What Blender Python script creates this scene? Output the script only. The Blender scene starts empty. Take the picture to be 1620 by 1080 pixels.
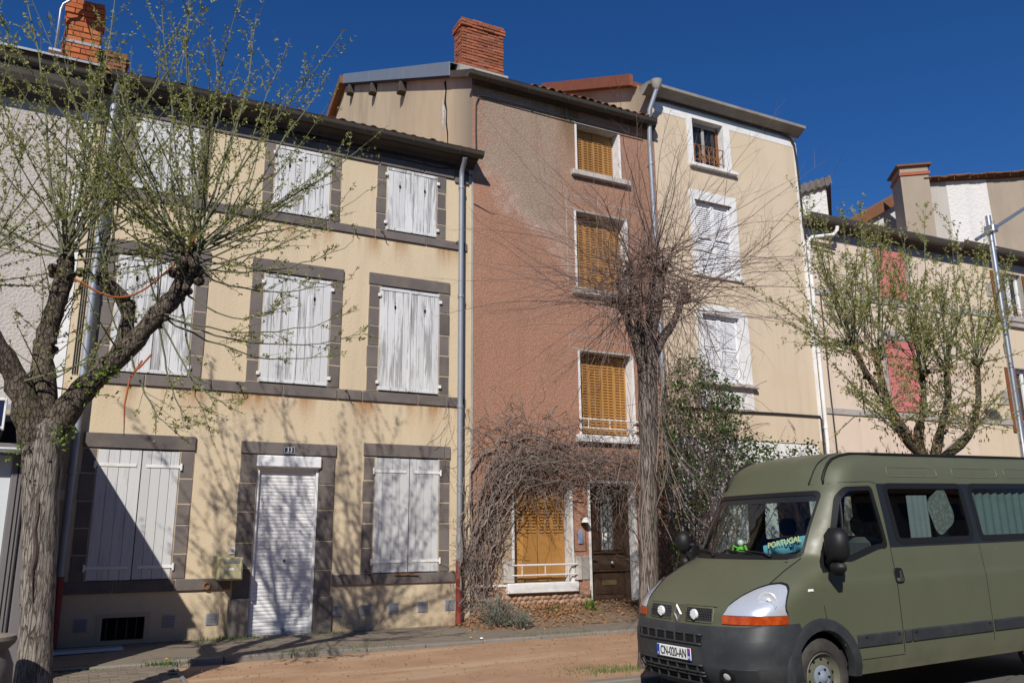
import bpy, math, random
from mathutils import Vector, Matrix
random.seed(11)
SC = bpy.context.scene
COL = SC.collection
rad = math.radians

# ------------------------------------------------------------------ camera
cam = bpy.data.objects.new('camera', bpy.data.cameras.new('camera'))
COL.objects.link(cam)
cam.data.sensor_width = 36.0
cam.data.lens = 28.938
cam.data.clip_start = 0.1
cam.data.clip_end = 2000.0
ROT = ((0.8914736, -0.0984866, -0.4422389), (-0.4530012, -0.2110843, -0.8661601), (-0.0080445, 0.9724936, -0.2327907))
CAMZ = 1.65
cam.matrix_world = Matrix([list(ROT[0]) + [0.0], list(ROT[1]) + [0.0], list(ROT[2]) + [CAMZ], [0, 0, 0, 1]])
SC.camera = cam

# ------------------------------------------------------------------ sky, sun, exposure
SUN_AZ, SUN_EL = 36.5, 37.0      # light travels towards +X+Y, turned 36.5 deg from +Y
w = bpy.data.worlds.new('World'); SC.world = w; w.use_nodes = True
bg = w.node_tree.nodes['Background']
sky = w.node_tree.nodes.new('ShaderNodeTexSky')
sky.sky_type = 'NISHITA'; sky.sun_disc = False
sky.sun_elevation = rad(SUN_EL); sky.sun_rotation = rad(180 + SUN_AZ)
sky.altitude = 450; sky.air_density = 1.0; sky.dust_density = 0.1; sky.ozone_density = 8.0
hsv = w.node_tree.nodes.new("ShaderNodeHueSaturation"); hsv.inputs["Hue"].default_value = 0.508; hsv.inputs["Saturation"].default_value = 1.17; hsv.inputs["Value"].default_value = 1.0
w.node_tree.links.new(sky.outputs[0], hsv.inputs["Color"]); w.node_tree.links.new(hsv.outputs[0], bg.inputs[0]); bg.inputs[1].default_value = 0.085
sun = bpy.data.objects.new('sun', bpy.data.lights.new('sun', 'SUN')); COL.objects.link(sun)
sun.data.energy = 4.7; sun.data.angle = rad(0.53); sun.data.color = (1.0, 0.945, 0.865)
a, e = rad(SUN_AZ), rad(SUN_EL)
sun.rotation_euler = Vector((math.sin(a) * math.cos(e), math.cos(a) * math.cos(e), -math.sin(e))).to_track_quat('-Z', 'Y').to_euler()
sun.location = (-6, -8, 12)
SC.view_settings.view_transform = 'Standard'; SC.view_settings.look = 'None'
SC.view_settings.exposure = 0.0; SC.view_settings.gamma = 1.0; SC.view_settings.use_curve_mapping = False
SC.render.engine = 'CYCLES'
SC.cycles.max_bounces = 8; SC.cycles.transparent_max_bounces = 12

# ------------------------------------------------------------------ mesh helpers
class MB:
    def __init__(s): s.v = []; s.f = []; s.m = []; s.k = 0
    def add(s, vs, fs, k=None):
        b = len(s.v); s.v += [tuple(v) for v in vs]
        s.f += [tuple(b + i for i in f) for f in fs]; s.m += [s.k if k is None else k] * len(fs)
        return s
    def box(s, x0, x1, y0, y1, z0, z1):
        return s.add([(x0,y0,z0),(x1,y0,z0),(x1,y1,z0),(x0,y1,z0),(x0,y0,z1),(x1,y0,z1),(x1,y1,z1),(x0,y1,z1)],
                     [(0,3,2,1),(4,5,6,7),(0,1,5,4),(1,2,6,5),(2,3,7,6),(3,0,4,7)])
    def bev(s, x0, x1, y0, y1, z0, z1, b=0.006):
        b = min(b, .45*(x1-x0), .45*(y1-y0), .45*(z1-z0))
        V = []; idx = {}
        for cx in (0, 1):
            for cy in (0, 1):
                for cz in (0, 1):
                    X = (x0, x1)[cx]; Y = (y0, y1)[cy]; Z = (z0, z1)[cz]
                    dx = b*(1-2*cx); dy = b*(1-2*cy); dz = b*(1-2*cz)
                    for a, p in (('x', (X, Y+dy, Z+dz)), ('y', (X+dx, Y, Z+dz)), ('z', (X+dx, Y+dy, Z))):
                        idx[cx, cy, cz, a] = len(V); V.append(p)
        F = []
        o = ((0,0),(1,0),(1,1),(0,1))
        for c in (0, 1):
            F.append([idx[c,p,q,'x'] for p, q in o]); F.append([idx[p,c,q,'y'] for p, q in o]); F.append([idx[p,q,c,'z'] for p, q in o])
        for p in (0, 1):
            for q in (0, 1):
                F.append([idx[0,p,q,'y'], idx[1,p,q,'y'], idx[1,p,q,'z'], idx[0,p,q,'z']])
                F.append([idx[p,0,q,'x'], idx[p,1,q,'x'], idx[p,1,q,'z'], idx[p,0,q,'z']])
                F.append([idx[p,q,0,'x'], idx[p,q,1,'x'], idx[p,q,1,'y'], idx[p,q,0,'y']])
                for r in (0, 1): F.append([idx[p,q,r,'x'], idx[p,q,r,'y'], idx[p,q,r,'z']])
        C = Vector(((x0+x1)/2, (y0+y1)/2, (z0+z1)/2))
        G = []
        for f in F:
            a, bb, c = (Vector(V[i]) for i in f[:3])
            n = (bb-a).cross(c-a); m = sum((Vector(V[i]) for i in f), Vector()) / len(f)
            G.append(tuple(f) if n.dot(m-C) > 0 else tuple(reversed(f)))
        return s.add(V, G)
    def quad(s, a, b, c, d): return s.add([a, b, c, d], [(0,1,2,3)])
    def prism(s, poly, fn, t0, t1):
        n = len(poly)
        V = [fn(p, q, t0) for p, q in poly] + [fn(p, q, t1) for p, q in poly]
        return s.add(V, [tuple(range(n))[::-1], tuple(range(n, 2*n))] + [(i, (i+1) % n, n+(i+1) % n, n+i) for i in range(n)])
    def tube(s, pts, r, n=6, cap=True):
        P = [Vector(p) for p in pts]; m = len(P)
        if m < 2: return s
        rr = r if isinstance(r, (list, tuple)) else [r]*m
        d = (P[1]-P[0]).normalized()
        up = Vector((0,0,1)) if abs(d.z) < .9 else Vector((1,0,0))
        u = d.cross(up).normalized()
        V = []
        for i in range(m):
            t = (P[min(i+1, m-1)] - P[max(i-1, 0)])
            if t.length < 1e-9: t = d
            t = t.normalized()
            u = (u - t*u.dot(t))
            u = u.normalized() if u.length > 1e-6 else t.orthogonal().normalized()
            v = t.cross(u)
            for k in range(n):
                an = 2*math.pi*k/n
                V.append(P[i] + (u*math.cos(an) + v*math.sin(an))*rr[i])
        F = [(i*n+k, i*n+(k+1) % n, (i+1)*n+(k+1) % n, (i+1)*n+k) for i in range(m-1) for k in range(n)]
        if cap: F += [tuple(range(n))[::-1], tuple(range((m-1)*n, m*n))]
        return s.add(V, F)
    def lathe(s, prof, n=20, o=(0,0,0), ax='z', cap=False):
        V = []
        for r, h in prof:
            for k in range(n):
                an = 2*math.pi*k/n; c, q = r*math.cos(an), r*math.sin(an)
                p = {'z': (c, q, h), 'y': (c, h, q), 'x': (h, c, q)}[ax]
                V.append((o[0]+p[0], o[1]+p[1], o[2]+p[2]))
        m = len(prof)
        F = [(i*n+k, i*n+(k+1) % n, (i+1)*n+(k+1) % n, (i+1)*n+k) for i in range(m-1) for k in range(n)]
        if cap: F += [tuple(range(n))[::-1], tuple(range((m-1)*n, m*n))]
        return s.add(V, F)
    def grid(s, rows, close=False):
        m, n = len(rows), len(rows[0])
        V = [p for r in rows for p in r]
        nn = n if close else n-1
        return s.add(V, [(i*n+k, i*n+(k+1) % n, (i+1)*n+(k+1) % n, (i+1)*n+k) for i in range(m-1) for k in range(nn)])
    def rect(s, x0, x1, z0, z1, y, holes=()):
        """front wall sheet in the plane y with rectangular holes (x0,x1,z0,z1)"""
        xs = sorted({x0, x1, *[min(max(h[i], x0), x1) for h in holes for i in (0, 1)]})
        zs = sorted({z0, z1, *[min(max(h[i], z0), z1) for h in holes for i in (2, 3)]})
        for i in range(len(xs)-1):
            for k in range(len(zs)-1):
                cx, cz = (xs[i]+xs[i+1])/2, (zs[k]+zs[k+1])/2
                if any(h[0] < cx < h[1] and h[2] < cz < h[3] for h in holes): continue
                s.quad((xs[i], y, zs[k]), (xs[i+1], y, zs[k]), (xs[i+1], y, zs[k+1]), (xs[i], y, zs[k+1]))
        return s

ORG = {}
def obj(name, mb, mat, parent=None, smooth=False, label=None, cat=None, group=None, kind=None):
    xs, ys, zs = zip(*mb.v)
    c = Vector(((min(xs)+max(xs))/2, (min(ys)+max(ys))/2, min(zs)))
    me = bpy.data.meshes.new(name)
    me.from_pydata([(v[0]-c.x, v[1]-c.y, v[2]-c.z) for v in mb.v], [], mb.f)
    mats = mat if isinstance(mat, (list, tuple)) else [mat]
    for m in mats: me.materials.append(m)
    if len(mats) > 1: me.polygons.foreach_set('material_index', mb.m)
    if smooth:
        me.polygons.foreach_set('use_smooth', [True]*len(me.polygons))
        if smooth is not True and hasattr(me, 'set_sharp_from_angle'): me.set_sharp_from_angle(angle=rad(smooth))
    me.update()
    o = bpy.data.objects.new(name, me); COL.objects.link(o)
    ORG[o] = c
    if parent is not None:
        o.parent = parent; o.location = c - ORG[parent]
    else: o.location = c
    tag(o, label, cat, group, kind)
    return o
def inst(name, src, loc, parent, rot=(0,0,0), scale=(1,1,1)):
    o = bpy.data.objects.new(name, src); COL.objects.link(o)
    o.parent = parent; o.location = Vector(loc) - ORG[parent] if parent is not None else Vector(loc)
    o.rotation_euler = rot; o.scale = scale
    ORG[o] = Vector(loc)
    return o
def tag(o, label=None, cat=None, group=None, kind=None):
    if label: o['label'] = label
    if cat: o['category'] = cat
    if group: o['group'] = group
    if kind: o['kind'] = kind
    return o
def thing(name, label, cat, org, rotz=0.0, local=False, group=None, rot=None):
    o = bpy.data.objects.new(name, None); COL.objects.link(o); o.empty_display_size = .2
    o.location = org; o.rotation_euler = rot or (0, 0, rotz)
    ORG[o] = Vector((0,0,0)) if local else Vector(org)
    return tag(o, label, cat, group)
def mesh_of(mb, mat, name, smooth=False):
    me = bpy.data.meshes.new(name); me.from_pydata(mb.v, [], mb.f)
    for m in (mat if isinstance(mat, (list, tuple)) else [mat]): me.materials.append(m)
    if isinstance(mat, (list, tuple)) and len(mat) > 1: me.polygons.foreach_set('material_index', mb.m)
    if smooth: me.polygons.foreach_set('use_smooth', [True]*len(me.polygons))
    me.update(); return me
U = random.uniform

# ------------------------------------------------------------------ materials
class NT:
    def __init__(s, name, rough=.85, metallic=0., spec=.3):
        s.mat = bpy.data.materials.new(name); s.mat.use_nodes = True
        s.t = s.mat.node_tree; s.b = s.t.nodes['Principled BSDF']
        s.b.inputs['Roughness'].default_value = rough; s.b.inputs['Metallic'].default_value = metallic
        s.b.inputs['Specular IOR Level'].default_value = spec
    def N(s, kind, **kw):
        n = s.t.nodes.new('ShaderNode'+kind)
        for k, v in kw.items(): setattr(n, k, v)
        return n
    def put(s, sock, val):
        if hasattr(val, 'is_output'): s.t.links.new(val, sock)
        elif val is not None: sock.default_value = (*val, 1.0) if isinstance(val, tuple) and len(val) == 3 and sock.type == 'RGBA' else val
    def pos(s): return s.N('NewGeometry').outputs['Position']
    def oc(s, scale=(1,1,1), jitter=True):
        o = s.N('TexCoord').outputs['Object']
        if jitter:
            r = s.rnd(); add = s.N('VectorMath', operation='ADD'); mul = s.N('VectorMath', operation='SCALE')
            c = s.N('CombineXYZ'); s.put(c.inputs[0], r); s.put(c.inputs[1], r); s.put(c.inputs[2], r)
            s.put(mul.inputs[0], c.outputs[0]); mul.inputs['Scale'].default_value = 37.0
            s.put(add.inputs[0], o); s.put(add.inputs[1], mul.outputs[0]); o = add.outputs[0]
        m = s.N('Mapping'); s.put(m.inputs[0], o); m.inputs['Scale'].default_value = scale
        return m.outputs[0]
    def sc(s, vec, scale):
        m = s.N('Mapping'); s.put(m.inputs[0], vec); m.inputs['Scale'].default_value = scale; return m.outputs[0]
    def rnd(s): return s.N('ObjectInfo').outputs['Random']
    def noise(s, vec, scale=5., detail=4., rough=.55, dist=0.):
        n = s.N('TexNoise'); s.put(n.inputs['Vector'], vec); n.inputs['Scale'].default_value = scale
        n.inputs['Detail'].default_value = detail; n.inputs['Roughness'].default_value = rough; n.inputs['Distortion'].default_value = dist
        return n.outputs['Fac']
    def vor(s, vec, scale=5., feat='F1', out='Distance', rnd=1.):
        n = s.N('TexVoronoi', feature=feat); s.put(n.inputs['Vector'], vec); n.inputs['Scale'].default_value = scale
        n.inputs['Randomness'].default_value = rnd
        return n.outputs[out]
    def ramp(s, f, stops, interp='LINEAR'):
        n = s.N('ValToRGB'); s.put(n.inputs[0], f); n.color_ramp.interpolation = interp
        el = n.color_ramp.elements
        while len(el) < len(stops): el.new(.5)
        for e_, (p, c) in zip(el, stops):
            e_.position = p; e_.color = (*c, 1) if isinstance(c, tuple) else (c, c, c, 1)
        return n.outputs[0]
    def mix(s, f, a, b, mode='MIX'):
        n = s.N('Mix', data_type='RGBA', blend_type=mode)
        s.put(n.inputs[0], f); s.put(n.inputs[6], a); s.put(n.inputs[7], b); return n.outputs[2]
    def m(s, op, a, b=None, clamp=False):
        n = s.N('Math', operation=op, use_clamp=clamp); s.put(n.inputs[0], a)
        if b is not None: s.put(n.inputs[1], b)
        return n.outputs[0]
    def mr(s, f, a, b, c=0., d=1.):
        n = s.N('MapRange'); s.put(n.inputs[0], f)
        for i, v in enumerate((a, b, c, d)): n.inputs[i+1].default_value = v
        return n.outputs[0]
    def xyz(s, v):
        n = s.N('SeparateXYZ'); s.put(n.inputs[0], v); return n.outputs
    def col(s, c): s.put(s.b.inputs['Base Color'], c); return s
    def rough(s, c): s.put(s.b.inputs['Roughness'], c); return s
    def bump(s, h, strength=.3, dist=.01):
        n = s.N('Bump'); n.inputs['Strength'].default_value = strength; n.inputs['Distance'].default_value = dist
        s.put(n.inputs['Height'], h); s.t.links.new(n.outputs[0], s.b.inputs['Normal']); return s

def mul3(c, k): return tuple(min(1., x*k) for x in c)
def pm(name, base, rough=.85, var=.18, vs=2.5, bump=.25, bs=70., rnd=.0, metallic=0., spec=.3, dirt=None, dscale=1.3, damt=.5, bdist=.006):
    n = NT(name, rough, metallic, spec); v = n.oc()
    c = n.mix(n.noise(v, vs, 5, .6), mul3(base, 1-var), mul3(base, 1+var))
    if rnd:
        c = n.mix(1.0, c, n.ramp(n.rnd(), [(0, 1-rnd), (1, 1.0)]), 'MULTIPLY')
    if dirt: c = n.mix(n.mr(n.noise(v, dscale, 6, .65), .45, .72, 0., damt), c, dirt)
    n.col(c)
    if bump: n.bump(n.noise(v, bs, 4, .6), bump, bdist)
    return n.mat
def plaster(name, base, grain=45., gd=.012, gs=.5, extra=None, var=.07):
    n = NT(name, .92, spec=.15); p = n.pos()
    c = n.mix(n.noise(p, .55, 6, .6), mul3(base, 1-var), mul3(base, 1+var))
    c = n.mix(n.mr(n.noise(n.sc(p, (2.2, 2.2, .22)), 1.0, 5, .65), .48, .8, 0, .5), c, mul3(base, .66))
    c = n.mix(n.mr(n.noise(p, 3.4, 7, .7), .55, .8, 0, .35), c, mul3(base, .8))
    g = n.noise(p, grain, 3, .6); c = n.mix(n.mr(g, .3, .7, 0, .35), mul3(base, .78) if False else c, mul3(base, .8)) if grain > 60 else c
    if extra: c = extra(n, p, c)
    n.col(c); n.bump(g, gs, gd); return n.mat

def yellow_extra(n, p, c):
    x, y, z = n.xyz(p)
    st = n.mr(n.noise(n.sc(p, (2.6, 1, .25)), 1.0, 5, .6), .48, .66)
    for zt in (3.88, 6.79):
        f = n.m('MULTIPLY', n.mr(z, zt-.55, zt, 0, 1), n.m('LESS_THAN', z, zt))
        f = n.m('MULTIPLY', n.m('MULTIPLY', f, f), st)
        c = n.mix(n.m('MULTIPLY', f, 1.0), c, (.33, .155, .05))
    low = n.mr(z, .2, .95, .85, 0)
    return n.mix(n.m('MULTIPLY', low, n.noise(p, 2.2, 6, .7)), c, (.30, .22, .13))
YELLOW = plaster('yellow_render', (.630, .515, .355), 38., .012, .45, yellow_extra)
def red_extra(n, p, c):
    x, y, z = n.xyz(p)
    # pale weathered patch running down from the upper left, green-brown run below the gutter
    d = n.m('ADD', n.m('MULTIPLY', x, .83), z)          # slanted coordinate
    w_ = n.m('ADD', d, n.m('MULTIPLY', n.noise(p, 1.3, 6, .65), 1.6))
    band = n.m('MULTIPLY', n.mr(w_, 14.2, 14.7), n.mr(x, 5.95, 6.25, 0.2, 1.))
    band = n.m('MULTIPLY', band, n.mr(n.noise(p, 1.8, 7, .7), .25, .5, .45, 1.))
    band = n.m('MULTIPLY', band, n.mr(x, 7.5, 8.5, 1., .12))
    c = n.mix(band, c, (.375, .305, .235))
    edge = n.m('MULTIPLY', n.mr(w_, 14.0, 14.35), n.mr(w_, 14.35, 14.95, 1., 0.))
    edge = n.m('MULTIPLY', edge, n.mr(n.noise(p, 6., 5, .7), .35, .7))
    c = n.mix(n.m('MULTIPLY', edge, .75), c, (.60, .50, .43))
    gr = n.m('MULTIPLY', n.mr(n.noise(n.sc(p, (1.6, 1, .16)), 1.2, 4, .6), .48, .62), n.mr(z, 8.9, 10.1))
    gr = n.m('MULTIPLY', gr, n.m('MULTIPLY', n.mr(x, 7.1, 7.5), n.mr(x, 8.3, 8.8, 1., 0.)))
    c = n.mix(n.m('MULTIPLY', gr, .9), c, (.15, .115, .045))
    blot = n.mr(n.noise(p, .9, 7, .7), .5, .75, 0, .5)
    c = n.mix(blot, c, (.31, .205, .15))
    c = n.mix(n.mr(n.noise(p, 34., 3, .6), .42, .62, .45, 0.), c, (.22, .105, .07))
    # bare cement showing through low on the left
    low = n.m('MULTIPLY', n.mr(z, 2.35, 2.05), n.m('MULTIPLY', n.mr(x, 6.0, 6.2), n.mr(x, 6.72, 6.8, 1., 0.)))
    low = n.m('MULTIPLY', low, n.mr(n.noise(p, 2.1, 5, .6), .36, .46))
    c = n.mix(low, c, (.40, .31, .21))
    return c
RED = plaster('red_render', (.445, .246, .166), 34., .024, .75, red_extra, .10)
GREY = plaster('grey_render', (.52, .47, .425), 26., .03, .8)
def beige_extra(n, p, c):
    return n.mix(n.mr(n.noise(n.sc(p, (.5, .5, 1.4)), .8, 4, .6), .52, .6, 0, .25), c, (.60, .47, .31))
BEIGE = plaster('beige_render', (.645, .528, .388), 60., .004, .2, beige_extra, .05)
PINK = plaster('pink_render', (.68, .56, .45), 60., .004, .2)
CREAM = plaster('cream_render', (.64, .53, .39), 60., .004, .2)
def gable_extra(n, p, c):
    x, y, z = n.xyz(p)
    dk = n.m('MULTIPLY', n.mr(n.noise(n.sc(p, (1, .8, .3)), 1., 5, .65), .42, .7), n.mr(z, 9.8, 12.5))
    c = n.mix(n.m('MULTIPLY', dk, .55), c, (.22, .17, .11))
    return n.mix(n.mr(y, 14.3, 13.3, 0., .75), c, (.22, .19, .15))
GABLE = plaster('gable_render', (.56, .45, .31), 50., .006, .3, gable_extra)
ROUGHWHITE = plaster('rough_white_render', (.66, .645, .62), 9., .05, .8)
OLDGREY = plaster('old_grey_render', (.35, .29, .225), 20., .02, .5, None, .2)

STONE = pm('basalt_stone', (.168, .145, .136), .9, .28, 5., .6, 45., .28, dirt=(.25, .21, .17), dscale=2.4, damt=.5)
MORTAR = pm('mortar', (.47, .385, .275), .95, .15)
WPAINT = None
def peel(name, paint, wood, lo, hi, wscale=(26, 26, 1.6)):
    n = NT(name, .7, spec=.25); v = n.oc(wscale)
    st = n.noise(v, 1.0, 8, .72, .6); big = n.noise(n.oc((3, 3, 1.1)), 1., 3, .5)
    f = n.mr(n.m('ADD', n.m('ADD', st, n.m('MULTIPLY', n.m('SUBTRACT', n.rnd(), .5), .10)), n.m('MULTIPLY', n.m('SUBTRACT', big, .5), .55)), lo, hi)
    wd = n.mix(n.noise(n.oc((60, 60, 2)), 1., 4, .6), mul3(wood, .65), mul3(wood, 1.25))
    c = n.mix(1.0, n.mix(f, paint, wd), n.ramp(n.rnd(), [(0, .86), (1, 1.)]), 'MULTIPLY')
    n.col(c).bump(n.m('SUBTRACT', 1.0, f), .3, .003); return n.mat
PEEL = peel('peeling_white_paint', (.70, .705, .705), (.37, .365, .36), .49, .62)
GREYPAINT = peel('weathered_grey_paint', (.63, .635, .635), (.37, .365, .36), .56, .82)
WHITE = pm('white_paint', (.78, .77, .75), .6, .06, 3., .15, 60., dirt=(.42, .38, .33), dscale=4., damt=.35)
WHITEPEEL = peel('flaking_white_paint', (.76, .745, .72), (.36, .31, .26), .63, .72, (9, 9, 5))
PVC = pm('white_roller_plastic', (.80, .80, .805), .45, .03, 3., .05, 30., dirt=(.5, .48, .45), damt=.2)
BLUEWHITE = pm('white_louvre_paint', (.75, .755, .77), .5, .04)
CONC = pm('weathered_concrete', (.42, .395, .355), .9, .2, 5., .45, 45., .1, dirt=(.20, .18, .15), damt=.5)
PALESTONE = pm('pale_sill_stone', (.50, .46, .41), .9, .2, 5., .4, 40., dirt=(.26, .23, .2), damt=.5)
ZINC = pm('zinc', (.30, .33, .37), .52, .22, 6., .12, 12., metallic=.3, spec=.45, dirt=(.20, .20, .20), dscale=3., damt=.4)
ZINCD = pm('dull_zinc', (.25, .29, .34), .5, .12, 2., .1, 12., metallic=.3, spec=.4)
GALV = pm('galvanised_steel', (.56, .57, .58), .34, .12, 9., .08, 20., metallic=.85)
GUT = pm('dark_gutter', (.075, .066, .056), .6, .35, 5., .15, 30., dirt=(.13, .10, .065), damt=.5)
DARKWOOD = pm('dark_stained_wood', (.055, .046, .040), .8, .35, 4., .4, 40., dirt=(.11, .09, .07))
CABLE = pm('black_cable', (.03, .03, .03), .6, .1, bump=0)
IRON = pm('rusty_iron', (.075, .055, .045), .7, .3, 20., .2, 90.)
RUST = pm('orange_rust', (.30, .13, .05), .8, .3, 20.)
REDIRON = pm('red_cast_iron', (.22, .045, .035), .6, .25, 8.)
BLACK = pm('black_void', (.006, .006, .006), .9, .1, bump=0)
TILE = pm('terracotta_tile', (.30, .125, .065), .9, .3, 5., .4, 50., .45, dirt=(.13, .105, .045), dscale=4., damt=.95)
BRICK = pm('red_brick', (.42, .135, .070), .9, .28, 8., .5, 70., .45, dirt=(.16, .10, .065), dscale=4., damt=.5)
BRICKM = pm('brick_mortar', (.27, .205, .155), .95, .25)
ORANGE = pm('ochre_shutter_paint', (.47, .235, .065), .55, .16, 3., .06, 60., .28, dirt=(.27, .145, .055), damt=.7)
ORANGED = pm('ochre_slot_dark', (.12, .045, .010), .7, .2)
BROWNDOOR = pm('dark_brown_varnish', (.052, .030, .019), .42, .3, 9., .2, 30., spec=.45, dirt=(.11, .07, .045), damt=.4)
BROWNWOOD = pm('brown_wood', (.20, .075, .030), .6, .25, 8.)
REDSHUT = pm('rose_shutter_paint', (.56, .185, .175), .6, .08, 3., .1)
PEBBLE = pm('facing_pebble', (.45, .285, .19), .85, .2, 7., .35, 40., .35)
def fglass(name, base, rough=.06):
    n = NT(name, rough, spec=.6); n.col(base); return n.mat
DGLASS = fglass('dark_window_glass', (.012, .014, .017))
ENAMEL = pm('blue_enamel', (.012, .020, .075), .3, .05, bump=0, spec=.5)
TXTW = pm('white_lettering', (.82, .82, .80), .5, .02, bump=0)
TXTB = pm('black_lettering', (.012, .012, .012), .5, .02, bump=0)
GRASSM = pm('grass_blade', (.10, .17, .035), .7, .3, 9., 0, rnd=.35)
FIBRO = pm('fibre_cement_sheet', (.135, .115, .105), .9, .25, 4., .3, 40.)
ROOFRED = pm('brown_red_roofing', (.22, .078, .046), .85, .3, 4.)
BOXCREAM = pm('cream_enamel', (.50, .46, .28), .45, .08, 6., .05, dirt=(.16, .11, .06), dscale=9., damt=.5, spec=.5)
FRAMEGREY = pm('grey_metal_frame', (.17, .155, .16), .45, .1)
PANEL = pm('pale_shop_panel', (.62, .66, .68), .35, .04, bump=0, spec=.5)
def dirtmat():
    n = NT('red_sand', .96, spec=.1); p = n.pos()
    c = n.mix(n.mr(n.noise(p, 1.3, 8, .7), .3, .7), (.315, .195, .118), (.43, .28, .18))
    c = n.mix(n.mr(n.noise(n.sc(p, (.25, 1.6, 1)), 1.2, 5, .6), .5, .62, 0, .75), c, (.49, .36, .24))
    c = n.mix(n.mr(n.noise(p, 90., 3, .7), .55, .75, 0, .5), c, (.22, .12, .07))
    n.col(c); n.bump(n.noise(p, 60., 5, .7), .5, .012); return n.mat
SAND = dirtmat()
def asphalt(name, a_, b_, sp):
    n = NT(name, .93, spec=.2); p = n.pos()
    c = n.mix(n.noise(p, 1.4, 7, .7), a_, b_)
    c = n.mix(n.mr(n.vor(p, 110.), .0, .45, .65, 0.), c, sp)
    cr = n.vor(n.sc(p, (1, 1, .1)), 1.1, 'DISTANCE_TO_EDGE'); cr = n.mr(n.m('ADD', cr, n.m('MULTIPLY', n.noise(p, 7., 3), .03)), .012, .024, .8, 0.)
    c = n.mix(cr, c, (.035, .03, .025)); n.col(c); n.bump(n.noise(p, 120., 3, .7), .5, .006); return n.mat
PAVE = asphalt('worn_pavement', (.165, .135, .105), (.245, .205, .16), (.28, .24, .19))
ROADM = asphalt('road_asphalt', (.09, .086, .08), (.145, .137, .125), (.2, .19, .18))
PAVER = pm('concrete_paver', (.215, .175, .135), .95, .2, 6., .5, 70., .25)
KERB = pm('granite_kerb', (.25, .225, .195), .9, .2, 9., .4, 80., .2)
SOIL = pm('dry_soil', (.20, .135, .085), .95, .3, 6., .6, 40.)
def bark(name, a_, b_, moss=None, sz=(9, 9, 1.6), gd=.03):
    n = NT(name, .95, spec=.1); v = n.oc(sz, False)
    h = n.noise(v, 1.6, 7, .68, .8); c = n.ramp(h, [(.3, a_), (.62, b_)])
    c = n.mix(n.mr(n.noise(n.oc((1, 1, 1), False), 2.2, 4, .6), .5, .7, 0, .6), c, mul3(b_, 1.25))
    if moss: c = n.mix(n.mr(n.noise(n.oc((1, 1, 1), False), 5., 5, .6), .52, .66, 0, .6), c, moss)
    cr = n.vor(n.sc(n.oc((1, 1, 1), False), (sz[0]*2.1, sz[1]*2.1, sz[2]*1.3)), 1.2, 'DISTANCE_TO_EDGE'); cr = n.mr(n.m('ADD', cr, n.m('MULTIPLY', n.m('SUBTRACT', n.noise(v, 3.2, 6, .7), .5), .5)), -.02, .10)
    c = n.mix(n.m('MULTIPLY', n.m('SUBTRACT', 1., cr), .55), c, a_)
    n.col(c); n.bump(n.m('ADD', n.m('MULTIPLY', h, .6), n.m('MULTIPLY', cr, .7)), .9, gd); return n.mat
BARK1 = bark('pale_bark', (.10, .082, .068), (.36, .315, .27), None, (17, 17, 2.6), .05)
BARK1U = bark('knobbly_bark', (.035, .027, .02), (.21, .17, .135), (.10, .095, .04), (14, 14, 8), .06)
BARK2 = bark('brown_bark', (.075, .06, .05), (.27, .225, .19), None, (16, 16, 2.4), .045)
BARKR = bark('mossy_bark', (.04, .034, .022), (.17, .14, .095), (.10, .11, .035), (14, 14, 8), .05)
TWIGG = pm('olive_twig', (.155, .160, .095), .75, .3, 6., 0)
TWIGB = pm('red_brown_twig', (.195, .135, .112), .8, .35, 5., 0)
VINEM = pm('dry_vine_stem', (.245, .195, .17), .85, .35, 5., .3, 60.)
ROPEM = pm('orange_shoot', (.38, .10, .03), .6, .2, bump=0)
def leafm(name, cols, trans=.35):
    n = NT(name, .6, spec=.3); p = n.pos()
    c = n.ramp(n.noise(p, 9., 3, .7), [(.3+.4*i/(len(cols)-1), k) for i, k in enumerate(cols)])
    n.col(c)
    tr = n.N('BsdfTranslucent'); n.put(tr.inputs[0], n.mix(1.0, c, (1.0, 1.0, .55), 'MULTIPLY'))
    ms = n.N('MixShader'); ms.inputs[0].default_value = trans
    n.t.links.new(n.b.outputs[0], ms.inputs[1]); n.t.links.new(tr.outputs[0], ms.inputs[2])
    n.t.links.new(ms.outputs[0], n.t.nodes['Material Output'].inputs[0]); return n.mat
LEAFY = leafm('young_olive_leaf', [(.24, .25, .07), (.33, .335, .105), (.40, .37, .17)])
LEAFG = leafm('fresh_green_leaf', [(.13, .22, .03), (.22, .32, .05)])
LEAFB = leafm('withered_leaf', [(.20, .12, .06), (.33, .22, .12)], .2)
LEAFR = leafm('spring_leaf', [(.29, .285, .10), (.39, .36, .15), (.30, .37, .09)])
IVY = leafm('ivy_leaf', [(.028, .055, .016), (.055, .095, .024), (.10, .145, .04)], .15)
SAGE = leafm('grey_green_leaf', [(.15, .18, .13), (.24, .27, .21)], .2)
LITTER = leafm('dead_leaf', [(.22, .10, .045), (.36, .19, .09), (.30, .20, .13)], .1)

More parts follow.
